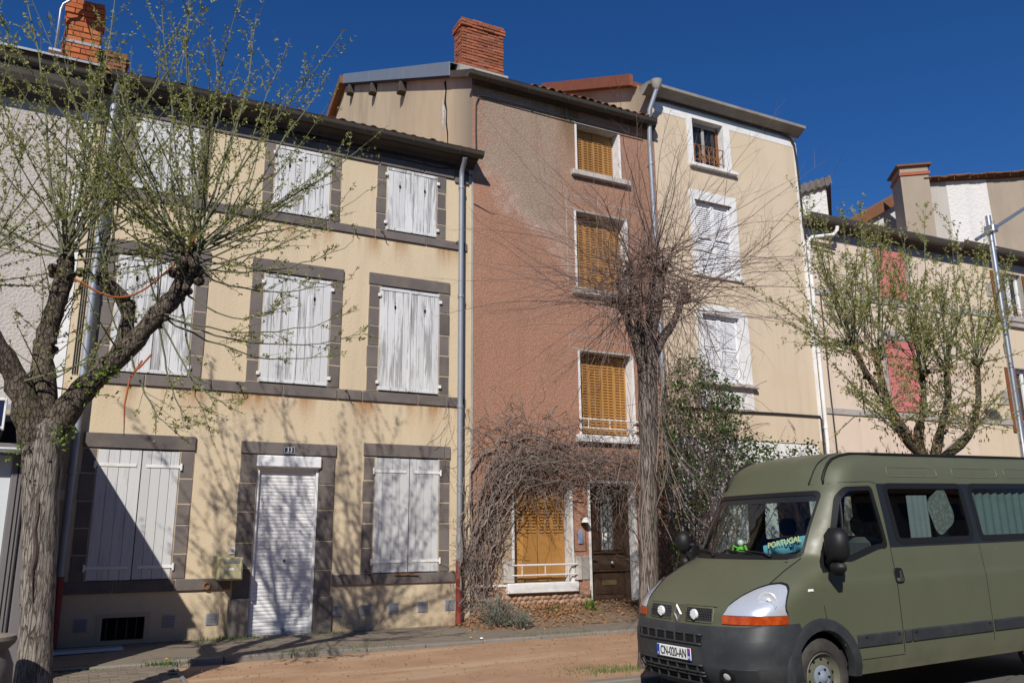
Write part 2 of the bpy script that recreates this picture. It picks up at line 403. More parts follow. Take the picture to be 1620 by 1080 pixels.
# ------------------------------------------------------------------ ground
D = 13.2                                  # facade line
def zroad(x): return .035 + .0196*(max(x, 0.5)-6.25)
def zsand(x, y): return .10 + .020*(y-8.4) + .006*(x-4)
def zpave(x, y):
    t = (y-11.5)/1.7
    return .215 + .06*t + .010*max(0, x-6)*(.4+.9*t)
def sheet(name, x0, x1, y0, y1, nx, ny, zf, mat, rough=0., skirt=0.):
    mb = MB(); rnd = random.Random(3)
    rows = []
    for j in range(ny+1):
        y = y0 + (y1-y0)*j/ny
        rows.append([(x0+(x1-x0)*i/nx, y, zf(x0+(x1-x0)*i/nx, y)+rnd.uniform(-rough, rough)) for i in range(nx+1)])
    mb.grid(rows)
    if skirt:
        mb.grid([[(p[0], p[1], p[2]-skirt) for p in rows[0]], rows[0]])
        mb.grid([[(r[-1][0], r[-1][1], r[-1][2]-skirt) for r in rows], [r[-1] for r in rows]])
        mb.grid([[(r[0][0], r[0][1], r[0][2]-skirt) for r in rows], [r[0] for r in rows]])
    return obj(name, mb, mat, smooth=True, kind='structure')
g = MB(); g.quad((-400, -400, -.42), (400, -400, -.42), (400, 400, -.42), (-400, 400, -.42)); obj('ground', g, SOIL, kind='structure')
sheet('road', -40, 45, -9, 8.18, 85, 12, lambda x, y: zroad(x), ROADM)
sq = sheet('sand_square', -14, 40, 8.32, 11.56, 220, 30, zsand, SAND, .006)
sidewalk = sheet('sidewalk', -14, 40, 11.62, 13.35, 160, 8, zpave, PAVE, .003, .25)
kb = thing('sidewalk_kerb', 'kerb', 'kerb', (4, 11.58, .1)); del kb['label'], kb['category']; kb['kind'] = 'structure'
x = -3.0
while x < 12:
    L = U(.85, 1.1); dz = U(-.008, .008); dy = U(-.012, .012)
    zc = zpave(x+L/2, 11.5)+.004
    obj('kerb_stone', MB().bev(x+.006, x+L-.006, 11.50+dy, 11.64+dy, zc-.25, zc+dz, .012), KERB, kb); x += L
kb = thing('road_kerb', 'kerb', 'kerb', (4, 8.25, .1)); del kb['label'], kb['category']; kb['kind'] = 'structure'
x = -3.0
while x < 12:
    L = U(.95, 1.05); dz = U(-.006, .006)
    zc = max(zsand(x+L/2, 8.3), zroad(x)+.10)+.008
    obj('kerb_stone', MB().bev(x+.005, x+L-.005, 8.17, 8.34, zc-.30, zc+dz, .014), KERB, kb); x += L
# interlocking pavers left of the sand
def zpv(x, y): return .165 + .016*(y-9.5)
base = MB(); base.box(-14, 1.135, 8.34, 11.50, -.1, .08)
pvs = obj('paved_path', base, PAVER, kind='structure')
PV = [mesh_of(MB().bev(-.098, .098, -.048, .048, -.07, 0, .007), PAVER, 'paver') for _ in range(1)]
for j in range(20):
    y = 9.55 + .1015*j
    if y > 11.47: break
    for i in range(12):
        x = 1.03 - .2015*i - (.1 if j % 2 else 0)
        if x < -.98 or len(pvs.children) > 290: continue
        inst('paver', PV[0], (x, y, zpv(x, y)+U(-.005, .005)), pvs, (U(-.02, .02), U(-.02, .02), U(-.015, .015)))
mb = MB(); mb.quad((-14, 8.35, .135), (-1.0, 8.35, .135), (-1.0, 11.49, .19), (-14, 11.49, .19)); mb.quad((-1.0, 8.35, .135), (1.12, 8.35, .135), (1.12, 9.5, .155), (-1.0, 9.5, .155))
obj('far_paving', mb, PAVER, pvs)
# thin pavement edge strip bordering the pavers
obj('edge_strip', MB().bev(1.135, 1.19, 9.0, 11.5, .0, .17, .01), KERB, pvs)

# ------------------------------------------------------------------ building pieces
def block(parent, x0, x1, z0, z1, y0=D-.03, y1=D+.02, mat=STONE, name='stone_block', b=.007):
    j = .004
    return obj(name, MB().bev(x0+j, x1-j, y0+U(-.005, .005), y1, z0+j, z1-j, b), mat, parent)
def jamb(parent, x0, x1, z0, z1, n, w=(0, 0)):
    zs = [z0] + [z0+(z1-z0)*(k+U(-.12, .12))/n for k in range(1, n)] + [z1]
    for k in range(n):
        e = U(0, .012) if k % 2 else 0
        block(parent, x0-(e if w[0] else 0), x1+(e if w[1] else 0), zs[k]+.003, zs[k+1]-.003, D-.020)
def mortar(parent, x0, x1, z0, z1):
    obj('mortar_bed', MB().box(x0, x1, D-.013, D+.01, z0, z1), MORTAR, parent)
def shutter(parent, x0, x1, z0, z1, y, n, mat, straps=False, diamond=True, th=.03):
    """one closed leaf: planks, battens, cut-out"""
    b = obj('shutter', MB().box(x0+.01, x1-.01, y+th*.55, y+th*.9, z0+.01, z1-.01), mat, parent)
    ws = [U(.85, 1.15) for _ in range(n)]; t = sum(ws); x = x0
    for k in range(n):
        w_ = (x1-x0)*ws[k]/t
        obj('plank', MB().bev(x+.0022, x+w_-.0022, y+U(-.002, .002), y+th*.5, z0+U(0, .004), z1-U(0, .004), .004), mat, b); x += w_
    if straps:
        for zz in (z0+.17, z1-.22):
            obj('strap_hinge', MB().bev(x0-.015 if straps < 0 else x0+.06, x1-.06 if straps < 0 else x1+.015, y-.012, y-.002, zz-.022, zz+.022, .003), WHITE, b)
            xx = x0-.03 if straps < 0 else x1+.03
            obj('hinge_pin', MB().tube([(xx, y-.012, zz-.05), (xx, y-.012, zz+.05)], .016, 8), WHITE, b)
    else:
        for zz in (z0, z1-.055):
            obj('batten', MB().bev(x0+.004, x1-.004, y-.012, y-.003, zz, zz+.055, .004), mat, b)
    if diamond:
        cx, cz = (x0+x1)/2, z1-.34
        mb = MB(); yy = y-.0035
        mb.add([(cx-.022, yy, cz), (cx, yy, cz-.06), (cx+.022, yy, cz), (cx, yy, cz+.06)], [(0, 1, 2, 3)])
        for s in (-1, 1):
            mb.add([(cx-.010, yy, cz+s*.085), (cx, yy, cz+s*.085-.012), (cx+.010, yy, cz+s*.085), (cx, yy, cz+s*.085+.012)], [(0, 1, 2, 3)])
        obj('cut_out', mb, BLACK, b)
    return b
def shutter_pair(parent, x0, x1, z0, z1, y, mat, n=5, straps=False, diamond=True, split=.5):
    xm = x0+(x1-x0)*split
    shutter(parent, x0, xm-.004, z0, z1, y, n, mat, -1 if straps else 0, diamond)
    shutter(parent, xm+.004, x1, z0+.002, z1-.002, y+.003, n, mat, 1 if straps else 0, diamond)
    if not straps:
        for zz in (z0+.13, z1-.15):
            for s in (-1, 1):
                xx = x0-.02 if s < 0 else x1+.02
                obj('hinge', MB().bev(xx-.028, xx+.028, y-.03, y-.006, zz-.03, zz+.03, .006), WHITE, parent)
        obj('cover_strip', MB().bev(xm-.018, xm+.018, y-.014, y-.004, z0+.01, z1-.005, .004), mat, parent)
def stop_hook(parent, x, z, y=D-.03):
    obj('shutter_stop', MB().tube([(x, y+.02, z), (x+.02, y-.06, z+.02), (x+.05, y-.08, z-.08), (x+.085, y-.085, z-.10)], [.010, .010, .009, .006], 6), IRON, parent)
def gutter(parent, x0, x1, y, z, r=.085, mat=GUT, name='gutter'):
    mb = MB(); n = 9
    prof = [(y+r*math.cos(math.pi+math.pi*k/n), z+r*math.sin(math.pi+math.pi*k/n)) for k in range(n+1)]
    prof = [(y-r-.012, z+.012)] + prof
    mb.grid([[(x0, p, q) for p, q in prof], [(x1, p, q) for p, q in prof]])
    mb.grid([[(x0, p*.94+y*.06, q*1.0+.006) for p, q in prof], [(x1, p*.94+y*.06, q+.006) for p, q in prof]])
    g_ = obj(name, mb, mat, parent, smooth=40)
    for xx in (x0, x1):
        m2 = MB(); m2.add([(xx, p, q) for p, q in prof[1:]], [tuple(range(len(prof)-1))]); obj('gutter_end', m2, mat, g_)
    k = x0+.4
    while k < x1:
        obj('gutter_bracket', MB().tube([(k, y+r+.05, z+.02)]+[(k, p-.004*(1 if p > y else -1)*0, q-.004) for p, q in prof[::-1]], .008, 5), mat, g_); k += .9
    return g_
def downpipe(parent, pts, r, mat, name='downpipe', joints=()):
    p = obj(name, MB().tube(pts, r, 14), mat, parent, smooth=50)
    for (x, y, z) in joints:
        obj('pipe_collar', MB().lathe([(r+.001, -.03), (r+.010, -.026), (r+.010, .026), (r+.001, .03)], 14, (x, y, z)), mat, p, smooth=50)
        obj('pipe_bracket', MB().bev(x-.012, x+.012, y, y+.14, z-.012, z+.012, .003), mat, p)
    return p
def tilerow(parent, x0, x1, y, z, pitch, mat, n=None, dx=.185, L=.42):
    """one row of half-round tiles along an eave, each its own piece"""
    mb = MB(); k = 7
    for rr in (.085, .072):
        mb.grid([[(rr*math.cos(math.pi*i/k), 0, rr*math.sin(math.pi*i/k)*.75) for i in range(k+1)],
                 [(rr*.85*math.cos(math.pi*i/k), L, rr*.85*math.sin(math.pi*i/k)*.75) for i in range(k+1)]])
    a_ = [(rr*math.cos(math.pi*i/k), 0, rr*math.sin(math.pi*i/k)*.75) for rr in (.085, .072) for i in range(k+1)]
    mb.add(a_, [(i, i+1, k+2+i, k+1+i) for i in range(k)])
    me = mesh_of(mb, mat, 'roof_tile')
    x = x0
    while x < x1:
        inst('roof_tile', me, (x, y+U(-.03, .02), z+U(-.008, .008)), parent, (pitch+U(-.02, .02), 0, U(-.04, .04))); x += dx
def roof_slab(parent, x0, x1, y0, z0, y1, z1, y2, z2, mat, th=.1):
    mb = MB(); P = [(y0, z0), (y1, z1), (y2, z2), (y2, z2-th), (y1, z1-th), (y0, z0-th)]
    mb.prism(P, lambda p, q, t: (t, p, q), x0, x1); return obj('roof', mb, mat, parent)
def side_body(parent, x0, x1, z0, z1, y1, mat, name='wall', pts_l=None, pts_r=None):
    """side and rear walls of a house behind its front sheet"""
    mb = MB()
    for xx, pp in ((x0, pts_l), (x1, pts_r)):
        pp = pp or [(D, z0), (y1, z0), (y1, z1), (D, z1)]
        mb.add([(xx, p, q) for p, q in pp], [tuple(range(len(pp)))])
    mb.quad((x0, y1, z0), (x1, y1, z0), (x1, y1, z1), (x0, y1, z1))
    return obj(name, mb, mat, parent)
def reveal(parent, x0, x1, z0, z1, y0, y1, mat, name='window_reveal', bottom=True):
    mb = MB(); t = .03
    mb.box(x0-t, x0, y0, y1, z0-t, z1+t); mb.box(x1, x1+t, y0, y1, z0-t, z1+t); mb.box(x0, x1, y0, y1, z1, z1+t)
    if bottom: mb.box(x0, x1, y0, y1, z0-t, z0)
    return obj(name, mb, mat, parent)

# ------------------------------------------------------------------ number 33: the yellow house
Y33 = thing('yellow_house', 'three-storey yellow rendered house number 33 with dark stone surrounds and peeling white shutters', 'house', (2.7, D, .25))
X0, X1 = -.46, 5.92
doorh = (2.31, 3.27, -.1, 2.95); cel = (.36, .90, .33, .63)
obj('wall', MB().rect(X0, X1, -.1, 8.62, D, [doorh, cel]), YELLOW, Y33)
side_body(Y33, X0, X1, -.1, 8.6, 24, YELLOW, 'side_wall', None, [(D, 0), (D+.02, 0), (D+.02, 8.6), (D, 8.6)])
def bandrow(z0, z1, x0, x1, cuts):
    mortar(Y33, x0, x1, z0+.004, z1-.004)
    xs = [x0] + cuts + [x1]
    for a_, b_ in zip(xs, xs[1:]): block(Y33, a_+.004, b_-.004, z0, z1, D-.035)
bandrow(.955, 1.125, -.18, 2.03, [.45, 1.25]); bandrow(.955, 1.125, 3.53, 5.63, [4.3])
bandrow(3.895, 4.07, -.20, 5.80, [.6, 1.55, 2.62, 3.5, 3.92, 4.9])
bandrow(6.80, 6.955, -.05, 5.82, [.9, 1.7, 2.05, 3.2, 4.05, 5.0])
bandrow(8.185, 8.47, -.05, 5.55, [.45, 1.27, 2.05, 3.0, 3.48, 4.1, 4.95])
block(Y33, 5.56, 5.85, 8.12, 8.47, D-.035)
WIN = [(.09, 1.18, 1.125, 2.955, 'g'), (4.19, 5.31, 1.13, 2.98, 'g'), (.09, 1.18, 4.075, 5.885, 'm'), (2.235, 3.325, 4.08, 5.90, 'm'), (4.185, 5.275, 4.085, 5.925, 'm'),
       (.17, 1.07, 6.96, 8.185, 't'), (2.29, 3.23, 6.96, 8.185, 't'), (4.25, 5.20, 6.96, 8.185, 't')]
for (a_, b_, z0, z1, k) in WIN:
    jw = .20 if k != 't' else .185
    top = z1+.225 if k != 't' else z1
    mortar(Y33, a_-jw, a_+.02, z0, z1); mortar(Y33, b_-.02, b_+jw, z0, z1)
    jamb(Y33, a_-jw, a_-.012, z0, z1-.004, 5 if k != 't' else 4, (1, 0)); jamb(Y33, b_+.012, b_+jw, z0, z1-.004, 5 if k != 't' else 4, (0, 1))
    if k != 't': block(Y33, a_-jw-.01, b_+jw+.01, z1+.006, top, D-.036)
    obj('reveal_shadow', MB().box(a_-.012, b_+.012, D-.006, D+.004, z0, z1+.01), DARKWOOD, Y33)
    if k == 'g': shutter_pair(Y33, a_, b_, z0+.005, z1-.012, D-.028, GREYPAINT, 4, True, False, .53)
    else: shutter_pair(Y33, a_, b_, z0+.012, z1-.02, D-.028, PEEL, 4)
for xx, zz in ((3.62, 6.93), (4.15, 6.9), (5.58, 6.93), (3.62, 4.03), (1.9, 4.03), (3.63, 1.1), (4.12, 1.1), (5.55, 1.12), (1.72, 6.9)): stop_hook(Y33, xx, zz)
obj('iron_bar', MB().tube([(4.55, D-.05, 1.10), (4.95, D-.06, 1.09)], .012, 6), RUST, Y33)
# door surround
mortar(Y33, 2.05, 2.31, .28, 2.95); mortar(Y33, 3.28, 3.52, .28, 2.95)
block(Y33, 2.04, 3.53, 2.955, 3.15, D-.036)
jamb(Y33, 2.05, 2.305, .82, 2.95, 5, (1, 0)); jamb(Y33, 3.275, 3.52, .80, 2.95, 5, (0, 1))
block(Y33, 2.00, 2.305, .22, .82, D-.065); block(Y33, 3.275, 3.55, .22, .80, D-.065)
obj('door_reveal', MB().box(2.27, 2.31, D-.005, D+.16, .2, 2.95).box(3.27, 3.31, D-.005, D+.16, .2, 2.95).box(2.31, 3.27, D-.005, D+.16, 2.95, 3.0), STONE, Y33)
rs = obj('roller_shutter', MB().box(2.315, 3.265, D+.07, D+.09, .28, 2.78), PVC, Y33)
obj('doorstep', MB().bev(2.28, 3.30, D-.06, D+.2, .1, .275, .012), CONC, Y33)
obj('roller_box', MB().bev(2.29, 3.29, D-.075, D+.10, 2.755, 2.94, .02), PVC, rs)
for xx in (2.315, 3.225): obj('guide_rail', MB().bev(xx, xx+.04, D+.01, D+.07, .28, 2.755, .004), PVC, rs)
nsl = 46
sl = MB(); hs = (2.755-.30)/nsl; rows = []
for k in range(6):
    t = k/5; rows.append([(xx, -.006*math.sin(math.pi*(.12+.76*t)), hs*(.04+.9*t)) for xx in (-.434, .434)])
sl.grid(rows); SLM = mesh_of(sl, PVC, 'slat', True)
for k in range(nsl): inst('slat', SLM, (2.79, D+.066, .30+k*hs), rs)
obj('lock', MB().lathe([(.018, 0), (.018, -.03), (.0, -.03)], 10, (2.8, D+.055, 1.35), 'y'), IRON, rs)
obj('foot_bolt', MB().lathe([(.022, 0), (.022, -.03), (.0, -.03)], 10, (2.84, D+.055, .34), 'y'), ZINC, rs)
# number plate
npl = obj('number_plate', MB().bev(2.69, 2.855, D-.050, D-.038, 2.975, 3.085, .003), ENAMEL, Y33)
obj('plate_border', MB().box(2.695, 2.85, D-.0515, D-.050, 2.98, 2.985).box(2.695, 2.85, D-.0515, D-.050, 3.075, 3.08).box(2.695, 2.70, D-.0515, D-.050, 2.985, 3.075).box(2.845, 2.85, D-.0515, D-.050, 2.985, 3.075), TXTW, npl)
def text(name, s, size, loc, rot, mat, parent, ax='CENTER', ext=.0012, sx=1.0, bold=.0):
    c = bpy.data.curves.new(name, 'FONT'); c.body = s; c.size = size; c.align_x = ax; c.align_y = 'CENTER'; c.extrude = ext; c.offset = bold
    o = bpy.data.objects.new(name, c); COL.objects.link(o)
    dg = bpy.context.evaluated_depsgraph_get(); me = bpy.data.meshes.new_from_object(o.evaluated_get(dg))
    bpy.data.objects.remove(o); me.materials.clear(); me.materials.append(mat)
    t = bpy.data.objects.new(name, me); COL.objects.link(t)
    t.parent = parent; t.location = Vector(loc)-ORG[parent]; t.rotation_euler = rot; t.scale = (sx, 1, 1)
    ORG[t] = Vector(loc); return t
text('numerals', '33', .105, (2.772, D-.0520, 3.030), (rad(90), 0, 0), TXTW, npl, sx=.95, bold=.0005)
# eaves: boarded cornice, gutter, tiles
obj('cornice', MB().prism([(D, 8.46), (D-.10, 8.46), (D-.13, 8.52), (D-.26, 8.55), (D-.30, 8.60), (D-.30, 8.64), (D, 8.64)], lambda p, q, t: (t, p, q), X0, 5.93), DARKWOOD, Y33)
gutter(Y33, -.30, 5.98, 12.86, 8.645, .095)
rf = roof_slab(Y33, X0, X1, 12.86, 8.71, 18.5, 10.75, 24, 8.7, TILE, .08)
tilerow(rf, X0+.06, 5.88, 12.84, 8.652, rad(19), TILE)
obj('conduit', MB().tube([(-.05, D-.02, 8.38), (1.6, D-.05, 8.37), (2.7, D-.05, 8.37), (4.4, D-.05, 8.36), (5.25, D-.05, 8.34), (5.62, D-.07, 8.40), (5.9, D-.06, 8.30)], .011, 6), CABLE, Y33)
obj('conduit', MB().tube([(-.05, D-.05, 8.43), (2.2, D-.06, 8.43), (4.6, D-.06, 8.42), (5.55, D-.06, 8.42)], .012, 6), CABLE, Y33)
downpipe(Y33, [(5.63, 12.88, 8.52), (5.64, 12.95, 8.44), (5.65, 13.06, 8.34), (5.65, 13.08, 8.2), (5.655, 13.08, 1.3)], .048, ZINC, joints=[(5.65, 13.08, 8.0), (5.652, 13.08, 5.9), (5.654, 13.08, 3.9), (5.655, 13.08, 2.55), (5.655, 13.08, 1.32)])
obj('downpipe_foot', MB().tube([(5.655, 13.08, 1.3), (5.65, 13.08, .30)], .055, 14), REDIRON, Y33, smooth=50)
downpipe(Y33, [(-.18, 12.88, 8.50), (-.20, 12.98, 8.42), (-.215, 13.08, 8.3), (-.215, 13.08, 8.2), (-.215, 13.08, 1.2)], .052, ZINC, joints=[(-.215, 13.08, 7.4), (-.215, 13.08, 5.2), (-.215, 13.08, 2.6)])
obj('downpipe_foot', MB().tube([(-.215, 13.08, 1.2), (-.215, 13.08, .26)], .058, 14), REDIRON, Y33, smooth=50)
for k in range(3): obj('conduit', MB().tube([(-.36+.03*k, D-.012, 8.1), (-.36+.03*k, D-.012, 4.0)], .008, 6), CABLE, Y33)
# cellar opening, wall vents, fittings
obj('cellar_frame', MB().box(cel[0]-.07, cel[0], D-.008, D+.15, cel[2]-.05, cel[3]+.06).box(cel[1], cel[1]+.07, D-.008, D+.15, cel[2]-.05, cel[3]+.06).box(cel[0], cel[1], D-.008, D+.15, cel[3], cel[3]+.06), MORTAR, Y33)
obj('cellar_void', MB().box(cel[0], cel[1], D+.14, D+.16, cel[2], cel[3]), BLACK, Y33)
for xx in (.42, .55, .68, .80): obj('cellar_bar', MB().tube([(xx, D+.08, cel[2]), (xx, D+.08, cel[3])], .011, 6), IRON, Y33)
def vent(x, z):
    v_ = obj('vent_grille', MB().bev(x-.085, x+.085, D-.014, D+.01, z-.085, z+.085, .006), ZINC, Y33)
    mb = MB()
    for k in range(7): mb.box(x-.065, x+.065, D-.0165, D-.0142, z-.066+k*.0205, z-.066+k*.0205+.009)
    obj('vent_louvres', mb, FRAMEGREY, v_, kind='stuff')
for xx, zz in ((3.64, .57), (4.10, .575), (4.56, .58), (5.06, .585), (5.54, .59), (.10, .55), (1.22, .55), (1.80, .55)): vent(xx, zz)
obj('tether_ring', MB().grid([[(1.69+(.045+.011*math.cos(b_))*math.cos(a_), D-.055+.011*math.sin(b_), 1.02+(.045+.011*math.cos(b_))*math.sin(a_)) for b_ in [2*math.pi*j/6 for j in range(6)]] for a_ in [2*math.pi*i/14 for i in range(15)]], True), RUST, Y33, smooth=True)
bl = obj('doorbell', MB().bev(1.97, 2.06, D-.03, D+.01, 1.46, 1.56, .008), PVC, Y33)
obj('bell_button', MB().bev(1.998, 2.032, D-.04, D-.03, 1.49, 1.53, .004), BOXCREAM, bl)
obj('switch_plate', MB().bev(-.36, -.28, D-.02, D+.01, 2.22, 2.36, .006), WHITE, Y33)
mx = thing('mailbox', 'cream metal letter box fixed left of the white roller shutter', 'mailbox', (1.98, 12.99, 1.10))
obj('box_body', MB().bev(1.80, 2.13, D-.36, D+.0, 1.10, 1.42, .012), BOXCREAM, mx)
mdoor = obj('box_door', MB().bev(1.82, 2.11, D-.372, D-.361, 1.12, 1.40, .006), BOXCREAM, mx)
obj('letter_slot', MB().bev(1.85, 2.08, D-.378, D-.3722, 1.335, 1.375, .004), ZINC, mdoor)
obj('name_label', MB().box(1.93, 2.0, D-.3745, D-.3722, 1.24, 1.275), TXTW, mdoor)
obj('mounting_plate', MB().bev(1.755, 1.80, D-.03, D+.0, 1.09, 1.44, .004), BOXCREAM, mx)

# ------------------------------------------------------------------ red house
RH = thing('red_house', 'narrow four-storey terracotta rendered house with ochre shutters and brown front door', 'house', (8.1, D, .3))
HW = {4: (8.27, 9.30, 8.92, 9.97), 3: (8.20, 9.40, 6.42, 8.04), 2: (8.20, 9.40, 3.54, 5.16), 1: (6.75, 7.91, .90, 2.62)}
HD = (8.33, 9.32, .30, 2.65)
obj('wall', MB().rect(5.92, 10.25, -.1, 10.32, D, list(HW.values()) + [HD]), RED, RH)
gl = [(D, 0), (24.8, 0), (24.8, 14.9), (22.8, 15.35), (D+.02, 10.45), (D, 10.15)]
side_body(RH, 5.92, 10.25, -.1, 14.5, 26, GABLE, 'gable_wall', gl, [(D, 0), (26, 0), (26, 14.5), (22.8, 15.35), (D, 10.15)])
roof_slab(RH, 5.86, 10.2, 12.98, 10.42, 22.8, 15.48, 28, 12.9, TILE, .1)
tr = [o for o in RH.children if o.name.startswith('roof')][0]
tilerow(tr, 7.2, 10.15, 12.97, 10.42, rad(27), TILE)
obj('cornice', MB().prism([(D, 10.27), (D-.05, 10.27), (D-.10, 10.31), (D-.14, 10.36), (D, 10.38)], lambda p, q, t: (t, p, q), 5.93, 10.24), DARKWOOD, RH)
gutter(RH, 5.72, 10.12, 12.97, 10.36, .095)
obj('verge_board', MB().add([(5.80, 12.95, 10.28), (5.80, 12.95, 10.44), (5.80, 22.8, 15.52), (5.80, 22.8, 15.36), (5.86, 12.95, 10.28), (5.86, 12.95, 10.44), (5.86, 22.8, 15.52), (5.86, 22.8, 15.36)], [(0, 3, 2, 1), (4, 5, 6, 7), (0, 1, 5, 4), (1, 2, 6, 5), (2, 3, 7, 6), (3, 0, 4, 7)]), DARKWOOD, RH)
def verge(y0, y1, name='zinc_flashing'):
    f = lambda y: 10.40+(y-12.98)*.5155
    mb = MB(); z0, z1 = f(y0), f(y1)
    mb.prism([(y0, z0-.06), (y0, z0+.24), (y1, z1+.24), (y1, z1-.06)], lambda p, q, t: (t, p, q), 5.77, 5.795)
    mb.prism([(y0, z0+.2401), (y0, z0+.255), (y1, z1+.255), (y1, z1+.2401)], lambda p, q, t: (t, p, q), 5.77, 6.1)
    obj(name, mb, ZINCD, RH)
for a_, b_ in ((14.05, 16.9), (16.92, 19.8), (19.82, 22.6)): verge(a_, b_)
obj('rear_verge', MB().add([(5.70, 22.7, 15.62), (5.70, 25.4, 14.6), (5.70, 25.4, 14.35), (5.70, 22.7, 15.36), (6.1, 22.7, 15.62), (6.1, 25.4, 14.6), (6.1, 25.4, 14.35), (6.1, 22.7, 15.36)], [(0, 1, 2, 3), (4, 7, 6, 5), (0, 4, 5, 1), (3, 2, 6, 7), (0, 3, 7, 4), (1, 5, 6, 2)]), TILE, RH)
for yy in (17.2, 19.6, 21.9):
    zz = 10.40+(yy-12.98)*.5155-.18
    obj('purlin_end', MB().bev(5.74, 5.95, yy-.11, yy+.11, zz-.26, zz+.02, .02), DARKWOOD, RH)
# crack in the gable, edge of the wall
cr = MB(); pz = [(14.62, 11.1), (14.55, 10.85), (14.60, 10.6), (14.50, 10.35), (14.52, 10.1), (14.44, 9.8), (14.42, 9.5), (14.36, 9.2)]
wd = [.05, .035, .05, .022, .03, .03, .02, .01]
cr.grid([[(5.915, y-w_, z) for (y, z), w_ in zip(pz, wd)], [(5.915, y+w_, z) for (y, z), w_ in zip(pz, wd)]])
obj('crack', cr, BLACK, RH)
obj('fallen_render', MB().add([(5.912, 14.72, 10.75), (5.912, 14.60, 10.45), (5.912, 14.66, 10.0), (5.912, 14.76, 10.2)], [(0, 1, 2, 3)]), ROUGHWHITE, RH)
ck = MB(); ck.add([(5.93, D-.003, 7.80), (6.3, D-.003, 7.66), (6.45, D-.003, 7.64), (6.3, D-.003, 7.645), (5.93, D-.003, 7.77)], [(0, 1, 2, 3, 4)]); obj('crack', ck, BLACK, RH)
obj('conduit', MB().tube([(5.98, D-.05, 8.75), (5.98, D-.03, 9.3), (5.99, D-.02, 9.85), (6.04, D-.04, 10.03), (6.2, D-.05, 10.05), (8.0, D-.06, 10.03), (9.9, D-.06, 10.03)], .013, 6), CABLE, RH)
obj('joint_strip', MB().box(5.905, 5.945, D-.012, D+.01, .3, 8.45), CONC, RH)
# chimney: bricks one by one round a mortar core
def chimney(parent, x0, x1, y0, y1, z0, z1, bl_, bh, caps=3, flare=.035, mat=BRICK, core=BRICKM, rough=.012):
    c = obj('chimney', MB().box(x0+.02, x1-.02, y0+.02, y1-.02, z0-.6, z1-.02), core, parent)
    nz = int(round((z1-z0)/bh)); h = (z1-z0)/nz
    for k in range(nz):
        e = flare if nz-caps <= k < nz else 0
        if k == nz-1: e *= .3
        X, XX, Y_, YY = x0-e, x1+e, y0-e, y1+e
        off = .5 if k % 2 else 0.
        def run(length):
            n = max(1, round(length/bl_)); cuts = [0.] + [length*(i+off)/n for i in range(0 if off else 1, n)] + [length]
            return [(p, q) for p, q in zip(cuts, cuts[1:]) if q-p > .03]
        for p, q in run(XX-X):
            for (ya, yb) in ((Y_, Y_+.09), (YY-.09, YY)):
                d = U(-rough, rough); obj('brick', MB().bev(X+p+.005, X+q-.005, ya+d, yb+d, z0+k*h+.005, z0+(k+1)*h-.005, .008), mat, c)
        for p, q in run(YY-Y_-.18):
            for (xa, xb) in ((X, X+.09), (XX-.09, XX)):
                d = U(-rough, rough); obj('brick', MB().bev(xa+d, xb+d, Y_+.09+p+.005, Y_+.09+q-.005, z0+k*h+.005, z0+(k+1)*h-.005, .008), mat, c)
    return c
ch = chimney(RH, 6.04, 7.02, 14.02, 14.44, 11.14, 12.33, .235, .068)
obj('chimney_skirt', MB().prism([(13.96, 10.7), (13.96, 11.17), (14.03, 11.20), (14.5, 11.40), (14.5, 10.9)], lambda p, q, t: (t, p, q), 5.97, 7.09), CONC, ch)
# ochre folding metal shutters in deep white reveals
def metal_shutter(parent, x0, x1, z0, z1, y, nl=4, slots=True, sz=None):
    b = obj('shutter', MB().box(x0, x1, y+.03, y+.035, z0, z1), ORANGED, parent)
    w_ = (x1-x0)/nl
    for k in range(nl):
        xa = x0+k*w_; dy = .010 if k % 2 else 0.
        lf = obj('shutter_leaf', MB().bev(xa+.003, xa+w_-.003, y+dy, y+dy+.018, z0+.005, z1-.005, .005), ORANGE, b)
        if slots:
            mb = MB(); n = int((z1-z0-.2)/.055)
            za, zb = sz or (z0+.1, z1-.12)
            n = int((zb-za)/.055)
            for cx in (xa+w_*.3, xa+w_*.72):
                for i in range(n):
                    zz = za+i*.055
                    mb.add([(cx-w_*.15, y+dy-.002, zz), (cx+w_*.15, y+dy-.002, zz), (cx+w_*.15, y+dy-.013, zz+.012), (cx-w_*.15, y+dy-.013, zz+.012),
                            (cx-w_*.15, y+dy-.002, zz+.026), (cx+w_*.15, y+dy-.002, zz+.026)], [(0, 1, 2, 3), (3, 2, 5, 4), (0, 3, 4), (1, 5, 2)])
            obj('louvre_slots', mb, ORANGE, lf, kind='stuff')
            mb2 = MB()
            for cx in (xa+w_*.3, xa+w_*.72):
                for i in range(n):
                    zz = za+i*.055; mb2.box(cx-w_*.15, cx+w_*.15, y+dy-.004, y+dy-.0005, zz-.010, zz-.001)
            obj('slot_gaps', mb2, ORANGED, lf, kind='stuff')
    return b
for k, (a_, b_, z0, z1) in HW.items():
    wm = WHITEPEEL if k in (4, 1) else WHITE
    obj('window_jamb', MB().box(b_-.005, b_+.05, D-.008, D+.38, z0, z1), wm, RH)
    obj('window_jamb', MB().box(a_-.045, a_+.002, D-.008, D+.38, z0, z1), wm, RH)
    obj('window_lintel', MB().box(a_-.045, b_+.05, D-.006, D+.38, z1, z1+.04), CONC, RH)
    obj('window_bed', MB().box(a_-.04, b_+.04, D+.01, D+.38, z0-.04, z0), CONC, RH)
    metal_shutter(RH, a_+.01, b_-.012, z0+.01, z1-.01, D+.20, 4, True, (z0+.85, z1-.35) if k == 1 else None)
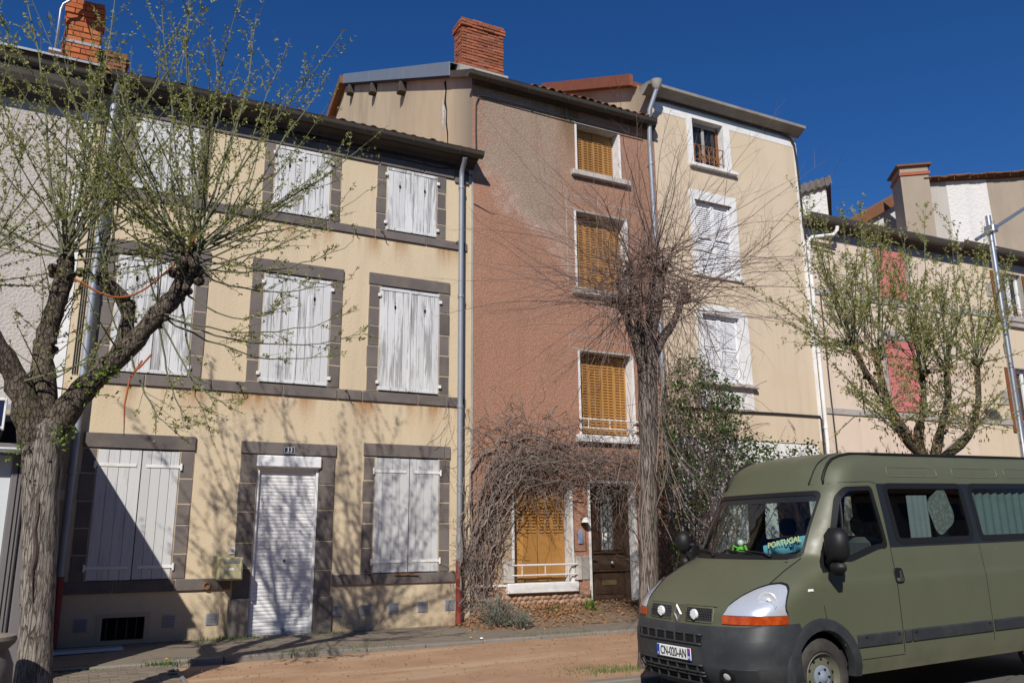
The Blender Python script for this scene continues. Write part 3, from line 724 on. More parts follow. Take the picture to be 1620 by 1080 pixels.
for k, (a_, b_, z0, z1) in {4: (8.11, 9.53, 8.80, 8.92), 3: (8.07, 9.5, 6.29, 6.42), 2: (8.07, 9.50, 3.40, 3.54), 1: (6.58, 8.0, .73, .90)}.items():
    obj('window_sill', MB().bev(a_, b_, D-.10, D+.05, z0, z1, .012), PALESTONE if k in (4, 3) else WHITE, RH)
for k in (2, 1):
    a_, b_, z0, z1 = HW[k]; ra = obj('window_rail', MB().tube([(a_-.08, D-.06, z0+.30), (b_+.08, D-.06, z0+.30)], .016, 8), WHITEPEEL, RH)
    obj('rail_bar', MB().tube([(a_-.08, D-.06, z0+.13), (b_+.08, D-.06, z0+.13)], .013, 8), WHITEPEEL, ra)
    for xx in (a_+.12, (a_+b_)/2, b_-.1): obj('rail_upright', MB().bev(xx-.009, xx+.009, D-.066, D-.054, z0+.13, z0+.30, .003), WHITEPEEL, ra)
    for xx in (a_-.06, b_+.06):
        for zz in (.30, .13): obj('rail_fixing', MB().tube([(xx, D-.06, z0+zz), (xx, D+.0, z0+zz)], .012, 6), IRON, ra)
obj('sill_block', MB().bev(6.52, 6.72, D-.06, D+.01, .905, 1.28, .01), PALESTONE, RH)
obj('sill_block', MB().bev(7.96, 8.28, D-.02, D+.01, .92, 1.33, .01), CONC, RH)
obj('sill_block', MB().bev(7.985, 8.10, D-.05, D-.02, .92, 1.33, .01), PALESTONE, RH)
obj('base_ledge', MB().bev(6.0, 6.58, D-.035, D+.01, .845, .885, .006), WHITE, RH)
# thin pale joints scratched round the lintels
def jline(x0, z0, x1, z1):
    jt = MB()
    if x0 == x1: jt.box(x0-.008, x0+.008, D-.004, D+.002, min(z0, z1), max(z0, z1))
    else: jt.box(min(x0, x1), max(x0, x1), D-.0045, D+.002, z0-.008, z0+.008)
    obj('scratched_joint', jt, CONC, RH)
for a_, b_, z in ((8.05, 9.6, 10.02), (7.98, 9.7, 8.09), (7.98, 9.7, 5.2)):
    jline(a_, z, a_, z+.27); jline(a_, z+.27, a_+.75, z+.27); jline(a_+.75, z+.27, a_+.75, z+.17); jline(a_+.75, z+.2, b_, z+.2); jline(b_, z, b_, z+.2); jline(a_, z-.0, a_+.2, z-.0)
jline(7.98, 6.45, 7.98, 8.05)
# facing pebbles along the foot of the wall
PB = []
for k in range(6):
    mb = MB(); rr = []
    for i in range(4):
        t = i/3; r_ = math.cos(t*1.45)
        rr.append([(.075*r_*math.cos(2*math.pi*j/8)*(1+.18*math.sin(j*2.1+k)), -.032*math.sin(t*1.5), .055*r_*math.sin(2*math.pi*j/8)*(1+.15*math.cos(j*1.7+k))) for j in range(8)])
    mb.grid(rr, True); PB.append(mesh_of(mb, PEBBLE, 'pebble', True))
pw = obj('pebble_facing', MB().box(6.0, 8.30, D-.012, D+.02, .1, .74).box(6.0, 6.56, D-.012, D+.02, .74, .845), PEBBLE, RH)
zz = .30; j = 0
while zz < .84:
    xx = 6.06 + (.055 if j % 2 else 0)
    while xx < 8.27:
        if not (zz > .72 and xx > 6.5) and not (zz > .68 and 6.5 < xx < 8.05):
            inst('pebble', random.choice(PB), (xx+U(-.015, .015), D-.012, zz+U(-.012, .012)), pw, (0, U(-.5, .5), 0), (U(.75, 1.0), 1, U(.75, 1.0)))
        xx += .113
    zz += .088; j += 1
obj('foot_slab', MB().bev(6.6, 8.3, D-.14, D+.02, .05, .34, .03), CONC, RH)
# front door
dr = obj('door', MB().box(8.34, 9.31, D+.19, D+.24, .44, 2.64), BROWNDOOR, RH)
obj('door_jamb', MB().box(9.305, 9.37, D-.012, D+.24, .40, 2.70), WHITEPEEL, RH); obj('door_jamb', MB().box(8.285, 8.335, D-.012, D+.24, .40, 2.70), WHITEPEEL, RH)
obj('door_lintel', MB().box(8.335, 9.305, D-.010, D+.24, 2.65, 2.70), WHITEPEEL, RH)
obj('doorstep', MB().bev(8.30, 9.36, D-.08, D+.26, .2, .435, .015), CONC, RH)
yD = D+.19
for (a_, b_, z0, z1) in ((8.345, 8.47, .45, 2.63), (9.18, 9.305, .45, 2.63), (8.47, 9.18, .45, .58), (8.47, 9.18, 1.08, 1.36), (8.47, 9.18, 2.5, 2.63)): obj('door_rail', MB().bev(a_, b_, yD-.022, yD-.001, z0, z1, .005), BROWNDOOR, dr)
obj('door_panel', MB().bev(8.53, 9.12, yD-.016, yD-.001, .64, 1.02, .012), BROWNDOOR, dr)
obj('drip_ledge', MB().bev(8.47, 9.18, yD-.05, yD-.022, 1.36, 1.40, .01), BROWNDOOR, dr); obj('drip_ledge', MB().bev(8.40, 9.25, yD-.055, yD-.022, 1.04, 1.075, .01), BROWNDOOR, dr)
for xx in (8.50, 8.97): obj('door_stile', MB().bev(xx, xx+.16, yD-.018, yD-.001, 1.42, 2.48, .006), BROWNDOOR, dr)
pn = obj('door_glass', MB().box(8.68, 8.95, yD-.006, yD-.001, 1.44, 2.46), fglass('frosted_door_glass', (.22, .24, .25), .25), dr)
ir = MB()
for xx in (8.71, 8.815, 8.92): ir.tube([(xx, yD-.03, 1.43), (xx, yD-.03, 2.47)], .008, 6)
for s in (-1, 1):
    for c0 in range(5):
        ir.tube([(8.815+s*(.052+.045*math.sin(2*math.pi*t/8)), yD-.03, 1.48+c0*.195+.195*t/8) for t in range(9)], .006, 5)
obj('door_ironwork', ir, IRON, dr)
obj('pane_note', MB().box(8.70, 8.80, yD-.0105, yD-.0065, 1.62, 1.74), TXTW, dr)
obj('letter_flap', MB().bev(8.66, 8.98, yD-.028, yD-.017, .80, .89, .004), pm('brass_flap', (.30, .22, .11), .4, .1, metallic=.7, bump=0), dr)
obj('door_knob', MB().lathe([(.012, 0), (.014, -.03), (.034, -.045), (.038, -.065), (.02, -.085), (0, -.088)], 14, (8.86, yD-.02, 1.20), 'y'), GALV, dr, smooth=True)
obj('door_handle', MB().tube([(8.42, yD-.02, 1.27), (8.42, yD-.06, 1.27), (8.53, yD-.065, 1.255)], .012, 8), IRON, dr)
wl = thing('wall_lamp', 'small pale wall lamp above a blue tag between ochre window and brown door', 'lamp', (8.16, D-.05, 1.86))
obj('lamp_arm', MB().bev(8.12, 8.20, D-.03, D, 1.88, 2.02, .006), IRON, wl); obj('lamp_shade', MB().lathe([(.02, .09), (.05, .07), (.085, .0), (.08, -.004), (.02, .03)], 14, (8.17, D-.10, 1.93)), WHITE, wl, smooth=40)
tg = thing('blue_tag', 'small blue plaque hanging under the wall lamp beside the brown door', 'plaque', (8.10, D-.02, 1.52))
obj('plaque_face', MB().bev(8.055, 8.145, D-.03, D-.012, 1.55, 1.80, .012), pm('pale_blue_plastic', (.22, .30, .46), .5, .1, bump=0), tg)
obj('plaque_wire', MB().tube([(7.97, D-.01, 1.42), (7.96, D-.01, 2.3), (8.2, D-.01, 2.3)], .005, 5).tube([(8.22, D-.008, 1.42), (8.21, D-.008, 2.05)], .005, 5).tube([(7.97, D-.01, 1.42), (8.22, D-.008, 1.42)], .005, 5), CABLE, tg)
downpipe(RH, [(10.12, 12.86, 11.05), (10.10, 12.9, 10.95), (10.0, 12.98, 10.6), (10.0, 13.0, 10.45), (10.03, 13.07, 9.8), (10.09, 13.07, .4)], .05, ZINC, 'downpipe', [(10.04, 13.07, 9.4), (10.06, 13.07, 7.2), (10.07, 13.07, 5.), (10.08, 13.07, 2.8)])
obj('number_plate', MB().bev(8.78, 8.92, D-.02, D-.001, 2.74, 2.83, .003), ENAMEL, RH)

# ------------------------------------------------------------------ beige house
BH = thing('beige_house', 'tall beige house with white bands and white louvred shutters left of the pink house', 'house', (12.4, D, .3))
o4 = (11.33, 12.22, 9.77, 10.85); o3 = (11.28, 12.27, 7.22, 8.86); o2 = (11.28, 12.30, 4.80, 6.28)
obj('wall', MB().rect(10.25, 14.53, -.1, 11.15, D, [o4, o3, o2]), BEIGE, BH)
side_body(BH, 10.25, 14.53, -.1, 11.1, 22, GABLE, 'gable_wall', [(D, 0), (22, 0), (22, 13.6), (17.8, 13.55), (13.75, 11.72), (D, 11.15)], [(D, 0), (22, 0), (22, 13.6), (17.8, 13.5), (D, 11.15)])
roof_slab(BH, 10.15, 14.5, 13.7, 11.72, 17.8, 13.65, 22.2, 11.9, ROOFRED, .12)
obj('verge_board', MB().prism([(13.72, 11.62), (13.72, 11.90), (17.8, 13.85), (17.8, 13.55)], lambda p, q, t: (t, p, q), 10.06, 10.15), ROOFRED, BH)
obj('cornice', MB().prism([(D, 11.08), (D-.06, 11.085), (D-.10, 11.10), (D-.16, 11.14), (D-.23, 11.19), (D-.29, 11.205), (D-.295, 11.27), (D-.2, 11.29), (D+.12, 11.30)], lambda p, q, t: (t, p, q), 9.98, 14.60), pm('grey_cornice', (.30, .28, .25), .9, .25, 4., .5, 40., dirt=(.14, .12, .09), damt=.6), BH, smooth=30)
obj('cornice_spout', MB().lathe([(.04, 0), (.09, .06), (.12, .16), (.14, .22)], 14, (10.13, 12.86, 11.05)), CONC, BH, smooth=True)
wb = lambda x0, x1, z0, z1, p=.006: obj('white_band', MB().box(x0, x1, D-p, D+.002, z0, z1), WHITE, BH)
wb(10.27, 14.50, 10.86, 11.08); wb(10.27, 11.16, 10.78, 10.859); wb(12.43, 14.50, 10.80, 10.859)
wb(14.42, 14.527, 3.7, 10.799); 
for (q0, q1, z0, z1, oo) in ((11.17, 12.42, 9.70, 10.859, o4), (11.12, 12.46, 7.12, 9.10, o3), (11.10, 12.55, 4.27, 6.30, o2)):
    obj('window_surround', MB().rect(q0, q1, z0, z1, D-.014, [oo]).box(q0, q0+.002, D-.014, D, z0, z1).box(q1-.002, q1, D-.014, D, z0, z1), WHITE, BH)
    reveal(BH, oo[0], oo[1], oo[2], oo[3], D-.012, D+.22, WHITE)
obj('arched_head', MB().prism([(11.10, 6.30)] + [(11.825+.725*math.cos(t), 6.30+.20*math.sin(t)) for t in [math.pi*(1-k/12) for k in range(1, 12)]] + [(12.55, 6.30)], lambda p, q, t: (p, t, q), D-.0145, D+.002), WHITE, BH)
obj('window_sill', MB().bev(11.18, 12.52, D-.10, D+.02, 9.64, 9.72, .01), WHITE, BH); obj('window_sill', MB().bev(11.0, 12.62, D-.13, D+.02, 4.72, 4.80, .012), PALESTONE, BH); obj('window_sill', MB().bev(11.1, 12.5, D-.05, D+.02, 7.10, 7.2, .01), WHITE, BH)
def louvred(parent, x0, x1, z0, z1, y, mat, nl=2):
    b = obj('shutter', MB().box(x0, x1, y+.035, y+.04, z0, z1), mat, parent); w_ = (x1-x0)/nl
    sm = MB(); sm.add([(-.5, -.008, -.0215), (.5, -.008, -.0215), (.5, .006, .0215), (-.5, .006, .0215), (-.5, -.004, -.0230), (.5, -.004, -.0230), (.5, .010, .0200), (-.5, .010, .0200)], [(0, 1, 2, 3), (4, 7, 6, 5), (0, 4, 5, 1), (3, 2, 6, 7)])
    me = mesh_of(sm, mat, 'slat')
    for k in range(nl):
        xa, xb = x0+k*w_+.003, x0+(k+1)*w_-.003
        fr = MB().bev(xa, xa+.05, y, y+.03, z0, z1, .004).bev(xb-.05, xb, y, y+.03, z0, z1, .004)
        for za in (z0, (z0+z1)/2-.03, z1-.07): fr.bev(xa+.05, xb-.05, y+.001, y+.029, za, za+.07, .004)
        obj('shutter_frame', fr, mat, b)
        zz = z0+.10
        while zz < z1-.09:
            if abs(zz-(z0+z1)/2) > .05: inst('slat', me, ((xa+xb)/2, y+.012, zz), b, (0, 0, 0), (xb-xa-.1, 1, 1))
            zz += .048
    return b
louvred(BH, 11.285, 12.265, 7.225, 8.855, D+.03, BLUEWHITE); louvred(BH, 11.285, 12.295, 4.805, 6.275, D+.08, BLUEWHITE)
obj('shutter_rail', MB().bev(11.26, 12.3, D-.03, D-.012, 8.84, 8.87, .004), IRON, BH)
wn = obj('window', MB().box(11.33, 12.22, D+.20, D+.21, 9.77, 10.85), DGLASS, BH)
for (a_, b_, z0, z1) in ((11.335, 11.40, 9.78, 10.84), (12.15, 12.215, 9.78, 10.84), (11.40, 12.15, 10.77, 10.84), (11.40, 12.15, 9.78, 9.85), (11.74, 11.81, 9.85, 10.77)): obj('window_frame', MB().bev(a_, b_, D+.16, D+.199, z0, z1, .006), BROWNWOOD if a_ > 12 else CONC, wn)
rl = MB(); yy = D-.0
for zz in (9.86, 10.22): rl.tube([(11.34, yy, zz), (12.21, yy, zz)], .010, 6)
for k in range(7): rl.tube([(11.37+.135*k, yy, 9.78), (11.37+.135*k, yy, 10.22)], .008, 6)
for cx in (11.55, 11.775, 12.0):
    for s in (-1, 1): rl.tube([(cx+s*(.05-.045*math.cos(t*.62)), yy, 9.88+.075*math.sin(t*.62)+.022*t) for t in range(11)], .007, 5)
    rl.tube([(cx-.09, yy, 10.21), (cx, yy, 10.05), (cx+.09, yy, 10.21)], .007, 5); rl.tube([(cx-.09, yy, 9.87), (cx, yy, 10.05), (cx+.09, yy, 9.87)], .007, 5)
obj('window_railing', rl, RUST, BH)
gw = MB(); gw.rect(10.42, 14.31, .1, 3.62, D-.012, [(12.95, 13.9, .3, 2.7)]); gw.box(10.42, 14.31, D-.012, D, 3.60, 3.62)
obj('ground_floor_paint', gw, WHITE, BH)
obj('ground_door', MB().bev(12.96, 13.89, D-.02, D+.0, .3, 2.69, .02), BROWNDOOR, BH)
obj('conduit', MB().tube([(10.3, D-.03, 11.02), (10.6, D-.05, 11.05), (12.3, D-.05, 11.05), (14.0, D-.05, 11.05), (14.32, D-.05, 11.0), (14.42, D-.05, 10.85), (14.46, D-.05, 10.4), (14.48, D-.05, 9.2), (14.50, D-.05, 8.5), (14.58, D-.07, 8.36), (15.4, D-.10, 8.3)], .022, 8), CABLE, BH)
obj('conduit', MB().tube([(10.4, D-.03, 4.21), (11.8, D-.03, 4.21), (13.2, D-.03, 4.24), (14.44, D-.03, 4.25), (14.47, D-.03, 4.18), (14.47, D-.03, .5)], .020, 8), CABLE, BH)

# ------------------------------------------------------------------ pink house and its cream neighbour (street bends a little)
BEND = rad(-2.2)
PH = thing('pink_house', 'pale pink two-storey house with rose shutters and grey bands right of the beige house', 'house', (14.53, D, .3), BEND, True)
CHs = thing('cream_house', 'cream house with brown shutters and white window at the right edge of the street', 'house', (14.53, D, .3), BEND, True)
ZB = .3
def L(z): return z-ZB
obj('wall', MB().rect(0, 5.09, L(-.1), L(8.75), 0), PINK, PH)
mb = MB(); mb.quad((0, 8, L(0)), (0, 8, L(8.7)), (5.09, 8, L(8.7)), (5.09, 8, L(0))); obj('rear_wall', mb, PINK, PH)
obj('wall', MB().rect(5.09, 14., L(-.1), L(8.85), 0, [(6.95, 7.75, L(7.15), L(8.56)), (6.95, 7.75, L(4.2), L(5.9))]), CREAM, CHs)
mb = MB(); mb.quad((14., 0, L(0)), (14., 8, L(0)), (14., 8, L(8.8)), (14., 0, L(8.8))); obj('side_wall', mb, CREAM, CHs)
mb = MB(); mb.quad((5.09, 8, L(0)), (5.09, 8, L(8.7)), (14, 8, L(8.7)), (14, 8, L(0))); obj('rear_wall', mb, CREAM, CHs)
for (h, x0, x1, dz) in ((PH, -.05, 5.085, 0.), (CHs, 5.095, 14.1, .09)):
    s0 = L(8.55)+dz
    obj('lintel_band', MB().box(max(x0, 0.02), x1-.0, -.02, .0, s0, s0+.22), CONC, h)
    obj('cornice', MB().prism([(0, s0+.20), (-.10, s0+.20), (-.14, s0+.26), (-.24, s0+.30), (-.26, s0+.36), (0, s0+.38)], lambda p, q, t: (t, p, q), x0, x1), DARKWOOD, h)
    g0 = MB(); zt = s0+.40
    pr = [(-.40, zt+.05), (-.40, zt), (-.36, zt-.09), (-.27, zt-.11), (-.24, zt-.03)]
    g0.grid([[(x0-.1 if x0 < 0 else x0, p, q) for p, q in pr], [(x1, p, q) for p, q in pr]]); obj('gutter', g0, GUT, h, smooth=30)
    r0 = MB(); r0.prism([(-.33, zt+.02), (4, zt+1.15), (8.3, zt-.0), (8.3, zt-.1), (4, zt+1.05), (-.33, zt-.06)], lambda p, q, t: (t, p, q), x0+.05, x1); obj('roof', r0, TILE, h)
    obj('sill_band', MB().bev(max(x0, .02), x1, -.03, .0, L(7.13)+dz*.9, L(7.28)+dz*.9, .006), CONC, h)
    obj('sill_band', MB().bev(max(x0, .02), x1, -.03, .0, L(4.33)+dz*.5, L(4.47)+dz*.5, .006), CONC, h)
for (z0, z1) in ((7.30, 8.575), (4.50, 6.24)):
    x0, x1 = 2.24, 3.24
    jw = .16
    for q0, q1 in ((x0-jw, x0-.01), (x1+.01, x1+jw)):
        n = 3 if z0 > 6 else 4
        for k in range(n): obj('stone_block', MB().bev(q0, q1, -.025, .0, L(z0+(z1-z0)*k/n)+.004, L(z0+(z1-z0)*(k+1)/n)-.004, .008), CONC, PH)
    if z0 < 6: obj('stone_block', MB().bev(x0-jw, x1+jw, -.026, 0, L(z1)+.004, L(z1)+.24, .01), CONC, PH)
    for k in range(2):
        xa = x0+k*.5
        b = obj('shutter', MB().box(xa+.006, xa+.494, -.012, -.002, L(z0)+.006, L(z1)-.006), REDSHUT, PH)
        for i in range(4): obj('plank', MB().bev(xa+.004+.123*i, xa+.123*(i+1)+.001, -.030, -.0125, L(z0)+.004, L(z1)-.004, .004), REDSHUT, b)
        for zz in (z0+.14, z1-.2): obj('batten', MB().bev(xa+.02, xa+.48, -.042, -.031, L(zz), L(zz)+.06, .004), REDSHUT, b)
downpipe(PH, [(.75, -.31, L(8.80)), (.75, -.30, L(8.72)), (.68, -.22, L(8.60)), (.12, -.10, L(8.50)), (.02, -.09, L(8.40)), (.0, -.09, L(8.2)), (.0, -.09, L(.5))], .045, WHITE, 'downpipe', [(0, -.09, L(7.6)), (0, -.09, L(5.8)), (0, -.09, L(4.))])
obj('meter_cable', MB().tube([(.30, -.02, L(7.2)), (.30, -.03, L(5)), (.32, -.04, L(3.4)), (.40, -.05, L(3.2)), (.35, -.05, L(3.0)), (.28, -.05, L(3.25))], .014, 6), CABLE, PH)
for (z0, z1) in ((7.15, 8.56), (4.2, 5.9)):
    x0, x1 = 6.95, 7.75
    wn = obj('window', MB().box(x0, x1, .16, .17, L(z0), L(z1)), DGLASS, CHs)
    for q0, q1, a_, b_ in ((x0, x0+.09, z0, z1), (x1-.09, x1, z0, z1), ((x0+x1)/2-.05, (x0+x1)/2+.05, z0, z1), (x0+.09, x1-.09, z0, z0+.1), (x0+.09, x1-.09, z1-.1, z1)): obj('window_frame', MB().bev(q0, q1, .10, .159, L(a_), L(b_), .006), PVC, wn)
    obj('window_reveal', MB().box(x0-.02, x0, -.012, .16, L(z0), L(z1)).box(x1, x1+.02, -.012, .16, L(z0), L(z1)).box(x0, x1, -.01, .16, L(z1), L(z1)+.03), CONC, CHs)
    obj('window_sill', MB().bev(x0-.15, x1+.15, -.08, .1, L(z0)-.12, L(z0), .01), CONC, CHs)
    for q0, q1 in ((x0-.45, x0-.04), (x1+.04, x1+.45)):
        b = obj('shutter', MB().box(q0, q1, -.03, -.01, L(z0), L(z1)), BROWNWOOD, CHs)
        sm = MB()
        zz = z0+.08
        for i in range(3): obj('plank', MB().bev(q0+(q1-q0)*i/3+.003, q0+(q1-q0)*(i+1)/3-.003, -.045, -.031, L(z0)+.01, L(z1)-.01, .004), BROWNWOOD, b)
    rl = MB()
    for zz in (.06, .42): rl.tube([(x0, -.02, L(z0)+zz), (x1, -.02, L(z0)+zz)], .010, 6)
    for k in range(4):
        cx = x0+.1+.2*k; rl.tube([(cx+.075*math.cos(t*.7)*(1-t/16), -.02, L(z0)+.24+.12*math.sin(t*.7)*(1-t/16)) for t in range(14)], .009, 5)
    obj('window_railing', rl, RUST, CHs)
for zz in (8.0, 5.1): obj('stone_block', MB().bev(6.25, 6.48, -.025, 0, L(zz)-.2, L(zz)+.18, .01), CONC, CHs)

# ------------------------------------------------------------------ grey house on the left with its shop front
GH = thing('grey_house', 'grey roughcast house with dark eaves at the left edge behind the leafing tree', 'house', (-4, D, .2))
obj('wall', MB().rect(-9, -.46, -.1, 8.2, D), GREY, GH)
side_body(GH, -9, -.475, -.1, 8.2, 22, GREY, 'side_wall')
obj('corner_strip', MB().box(-.645, -.465, D-.012, D+.002, 3.3, 8.12), WHITE, GH)
obj('cornice', MB().prism([(D, 8.08), (D-.06, 8.08), (D-.10, 8.16), (D-.32, 8.22), (D-.36, 8.32), (D-.36, 8.46), (D, 8.46)], lambda p, q, t: (t, p, q), -9, -.47), DARKWOOD, GH)
gutter(GH, -9, -.42, 12.83, 8.55, .09)
rf = roof_slab(GH, -9, -.47, 12.76, 8.66, 17.5, 10.3, 22, 8.7, TILE, .08)
obj('eave_flashing', MB().prism([(12.70, 8.63), (12.70, 8.665), (13.1, 8.80), (13.1, 8.77)], lambda p, q, t: (t, p, q), -9, -.44), ZINC, rf)
ch = chimney(GH, -1.12, -.56, 14.5, 14.95, 9.35, 10.80, .27, .105, 3, .03, pm('bright_red_brick', (.50, .15, .055), .85, .2, 8., .4, 60., .3))
obj('metal_band', MB().box(-1.135, -.545, 14.48, 14.97, 9.94, 9.99), ZINC, ch)
c2 = chimney(GH, -.54, -.12, 14.6, 14.95, 9.3, 10.02, .22, .07, 2, .03, TILE)
ds = thing('satellite_dish', 'white satellite dish on a pole beside the left brick chimney', 'antenna', (-1.2, 14.35, 9.0))
obj('pole', MB().tube([(-1.20, 14.35, 9.0), (-1.20, 14.35, 10.42), (-1.17, 14.33, 10.52), (-1.08, 14.30, 10.60), (-.98, 14.28, 10.85)], .022, 10), GALV, ds, smooth=True)
obj('clamp', MB().bev(-1.30, -1.1, 14.30, 14.42, 9.60, 9.66, .01), GALV, ds)
dm = MB(); dm.lathe([(.001, 0), (.12, .012), (.22, .045), (.30, .09), (.33, .115), (.33, .125), (.30, .10), (.2, .05), (.0, .012)], 24)
dd = obj('dish', dm, PVC, ds, smooth=True); dd.rotation_euler = (rad(75), 0, rad(15)); dd.location = Vector((-.93, 14.22, 10.98))-ORG[ds]
obj('feed_arm', MB().tube([(-1.05, 14.2, 10.75), (-1.2, 13.85, 10.78)], .012, 6), GALV, ds)
SF = thing('shop_front', 'shop front with pale panel and black fascia jutting out left of the tree trunk', 'shop front', (-1.4, 11.9, .15))
XF, YF = -.42, 10.62
obj('side_panel', MB().box(XF-.05, XF, YF+.06, D-.002, .1, 3.05), FRAMEGREY, SF)
obj('canopy_roof', MB().prism([(D, 3.52), (YF-.03, 3.07), (YF-.03, 3.00), (D, 3.45)], lambda p, q, t: (t, p, q), -5, XF+.01), ZINCD, SF)
obj('roof_cheek', MB().prism([(D-.003, 3.05), (YF+.07, 3.05), (D-.003, 3.45)], lambda p, q, t: (t, p, q), XF-.05, XF), FRAMEGREY, SF)
obj('top_trim', MB().box(-5, XF+.015, YF-.05, YF-.02, 3.035, 3.085), BOXCREAM, SF)
obj('fascia', MB().box(-5, XF-.001, YF+.0, YF+.05, 2.70, 3.0), pm('black_fascia', (.01, .01, .012), .5, .1, bump=0), SF)
obj('canopy_edge', MB().bev(-5, XF+.01, YF-.12, YF-.021, 2.95, 3.03, .01), FRAMEGREY, SF)
obj('awning_cassette', MB().bev(-5, XF+.05, YF-.22, YF-.002, 2.60, 2.70, .02), FRAMEGREY, SF)
obj('awning_bar', MB().tube([(-5, YF-.24, 2.63), (XF+.02, YF-.24, 2.63)], .03, 8), GALV, SF)
for x0, x1 in ((-.76, -.62), (-.60, XF-.005)): obj('pilaster', MB().bev(x0, x1, YF-.02, YF+.06, .1, 2.60, .012), FRAMEGREY, SF)
for xx in (-.70, -.66): obj('pilaster_groove', MB().box(xx, xx+.012, YF-.024, YF-.019, .3, 2.5), BLACK, SF)
obj('shop_panel', MB().box(-5, -.765, YF+.02, YF+.05, .5, 2.59), PANEL, SF); obj('shop_plinth', MB().bev(-5, -.765, YF-.01, YF+.06, .1, .5, .01), FRAMEGREY, SF)
sg = thing('hanging_sign', 'edge of a blue and white sign at the left border of the picture', 'sign', (-.93, 10.3, 2.95))
obj('sign_panel', MB().bev(-1.35, -.885, 10.30, 10.325, 2.86, 3.14, .004), ENAMEL, sg); obj('sign_rim', MB().bev(-.885, -.862, 10.29, 10.335, 2.82, 3.17, .004).bev(-1.35, -.885, 10.29, 10.335, 3.14, 3.17, .004).bev(-1.35, -.885, 10.29, 10.335, 2.83, 2.86, .004), TXTW, sg)
obj('sign_bracket', MB().tube([(-.875, 10.31, 2.83), (-.90, 10.45, 2.76), (-.90, 10.7, 2.74)], .012, 6), IRON, sg)

# ------------------------------------------------------------------ buildings behind the roofs
FB = thing('shed_house', 'white and grey gable under a corrugated roof peeping above the pink house gutter', 'building', (19.85, 17, 8))
pk = Vector((19.85, 17.0))
lf = Vector((-.80, .60)); rt = Vector((.72, .69))
def pt(v, s, z): q = pk+v*s; return (q.x, q.y, z)
obj('white_wall', MB().quad(pt(lf, 0, 7), pt(lf, 0, 12.38), pt(lf, 2.6, 11.9), pt(lf, 2.6, 7)), ROUGHWHITE, FB)
obj('grey_wall', MB().quad(pt(rt, 0, 7), pt(rt, 3.4, 7), pt(rt, 3.4, 10.9), pt(rt, 0, 12.45)), OLDGREY, FB)
mb = MB(); rows = []
for i in range(61):
    s_ = 2.9*i/60-.2
    wv = .028*math.sin(i*math.pi/2.)
    a_ = pk+lf*s_-rt*.12; b_ = pk+lf*s_+rt*.45; c_ = pk+lf*s_+rt*3.6
    zz = 12.36-.24*s_
    rows.append([(a_.x, a_.y, zz+wv), (b_.x, b_.y, zz+.52+wv), (c_.x, c_.y, zz-1.6+wv)])
mb.grid(rows); mb.grid([[(p[0], p[1], p[2]-.03) for p in r] for r in rows]); obj('corrugated_roof', mb, FIBRO, FB)
obj('verge_board', MB().grid([[pt(rt, -.15, 12.42), pt(rt, .45, 12.95), pt(rt, 3.6, 10.95)], [pt(rt, -.15, 12.25), pt(rt, .45, 12.72), pt(rt, 3.6, 10.72)]]), DARKWOOD, FB)
GB = thing('rear_gable_house', 'patched white and ochre gable wall with tiled verge behind the pink house', 'building', (29, 20, 8))
un = Vector((.80, -.60)); o0 = Vector((27.63, 20.0))
def gp(s, z, d=0.): q = o0+un*s+Vector((.6, .8))*d; return (q.x, q.y, z)
obj('grey_wall', MB().quad(gp(1.0, 8, .3), gp(1.75, 8, .3), gp(1.75, 15.32, .3), gp(1.0, 15.35, .3)), plaster('light_grey_render', (.46, .43, .39), 20., .02, .5), GB)
obj('white_patch', MB().quad(gp(1.75, 8, .3), gp(3.3, 8, .3), gp(3.22, 15.26, .3), gp(1.75, 15.32, .3)), ROUGHWHITE, GB)
obj('ochre_wall', MB().quad(gp(3.3, 8, .3), gp(13, 8, .3), gp(13, 15.2, .3), gp(3.22, 15.26, .3)), OLDGREY, GB)
rm = MB(); rm.grid([[gp(1.0, 15.30, .1), gp(13, 15.16, .1)], [gp(1.0, 15.42, .1), gp(13, 15.3, .1)], [gp(1.0, 15.5, 1.2), gp(13, 15.4, 1.2)], [gp(1.0, 14.6, 6), gp(13, 14.5, 6)]]); obj('roof', rm, TILE, GB)
vt = MB().bev(-.14, .14, -.2, .25, 0, .05, .01); vm = mesh_of(vt, TILE, 'verge_tile')
for k in range(40): 
    q = gp(1.0+.29*k, 15.38-.0035*k+U(-.025, .025), .15); inst('verge_tile', vm, q, GB, (U(-.08, .08), U(-.1, .1), -.64+U(-.05, .05)))
bw = Vector((-.8, .6))
def bq(s, z): q = o0+un*1.0+bw*s; return (q.x, q.y, z)
cc = thing('rendered_chimney', 'big grey rendered chimney with brick cap behind the pink house roof', 'chimney', (28.2, 19.4, 12))
def cx_(a, b, z, e=0.):
    q = o0+un*(a*1.05+(-e if a == 0 else e))+Vector((-.6, -.8))*(.0+e) if b == 0 else o0+un*(a*1.05+(-e if a == 0 else e))+Vector((.6, .8))*(1.2+e)
    return (q.x, q.y, z)
def cbox(z0, z1, e):
    V = [cx_(0, 0, z0, e), cx_(1, 0, z0, e), cx_(1, 1, z0, e), cx_(0, 1, z0, e), cx_(0, 0, z1, e), cx_(1, 0, z1, e), cx_(1, 1, z1, e), cx_(0, 1, z1, e)]
    return MB().add(V, [(0, 3, 2, 1), (4, 5, 6, 7), (0, 1, 5, 4), (1, 2, 6, 5), (2, 3, 7, 6), (3, 0, 4, 7)])
obj('chimney_stack', cbox(8, 15.55, 0.), OLDGREY, cc); obj('brick_course', cbox(15.55, 15.68, .05), BRICK, cc); obj('brick_course', cbox(15.68, 15.92, .0), OLDGREY, cc); obj('cap_slab', cbox(15.92, 16.0, .12), TILE, cc)
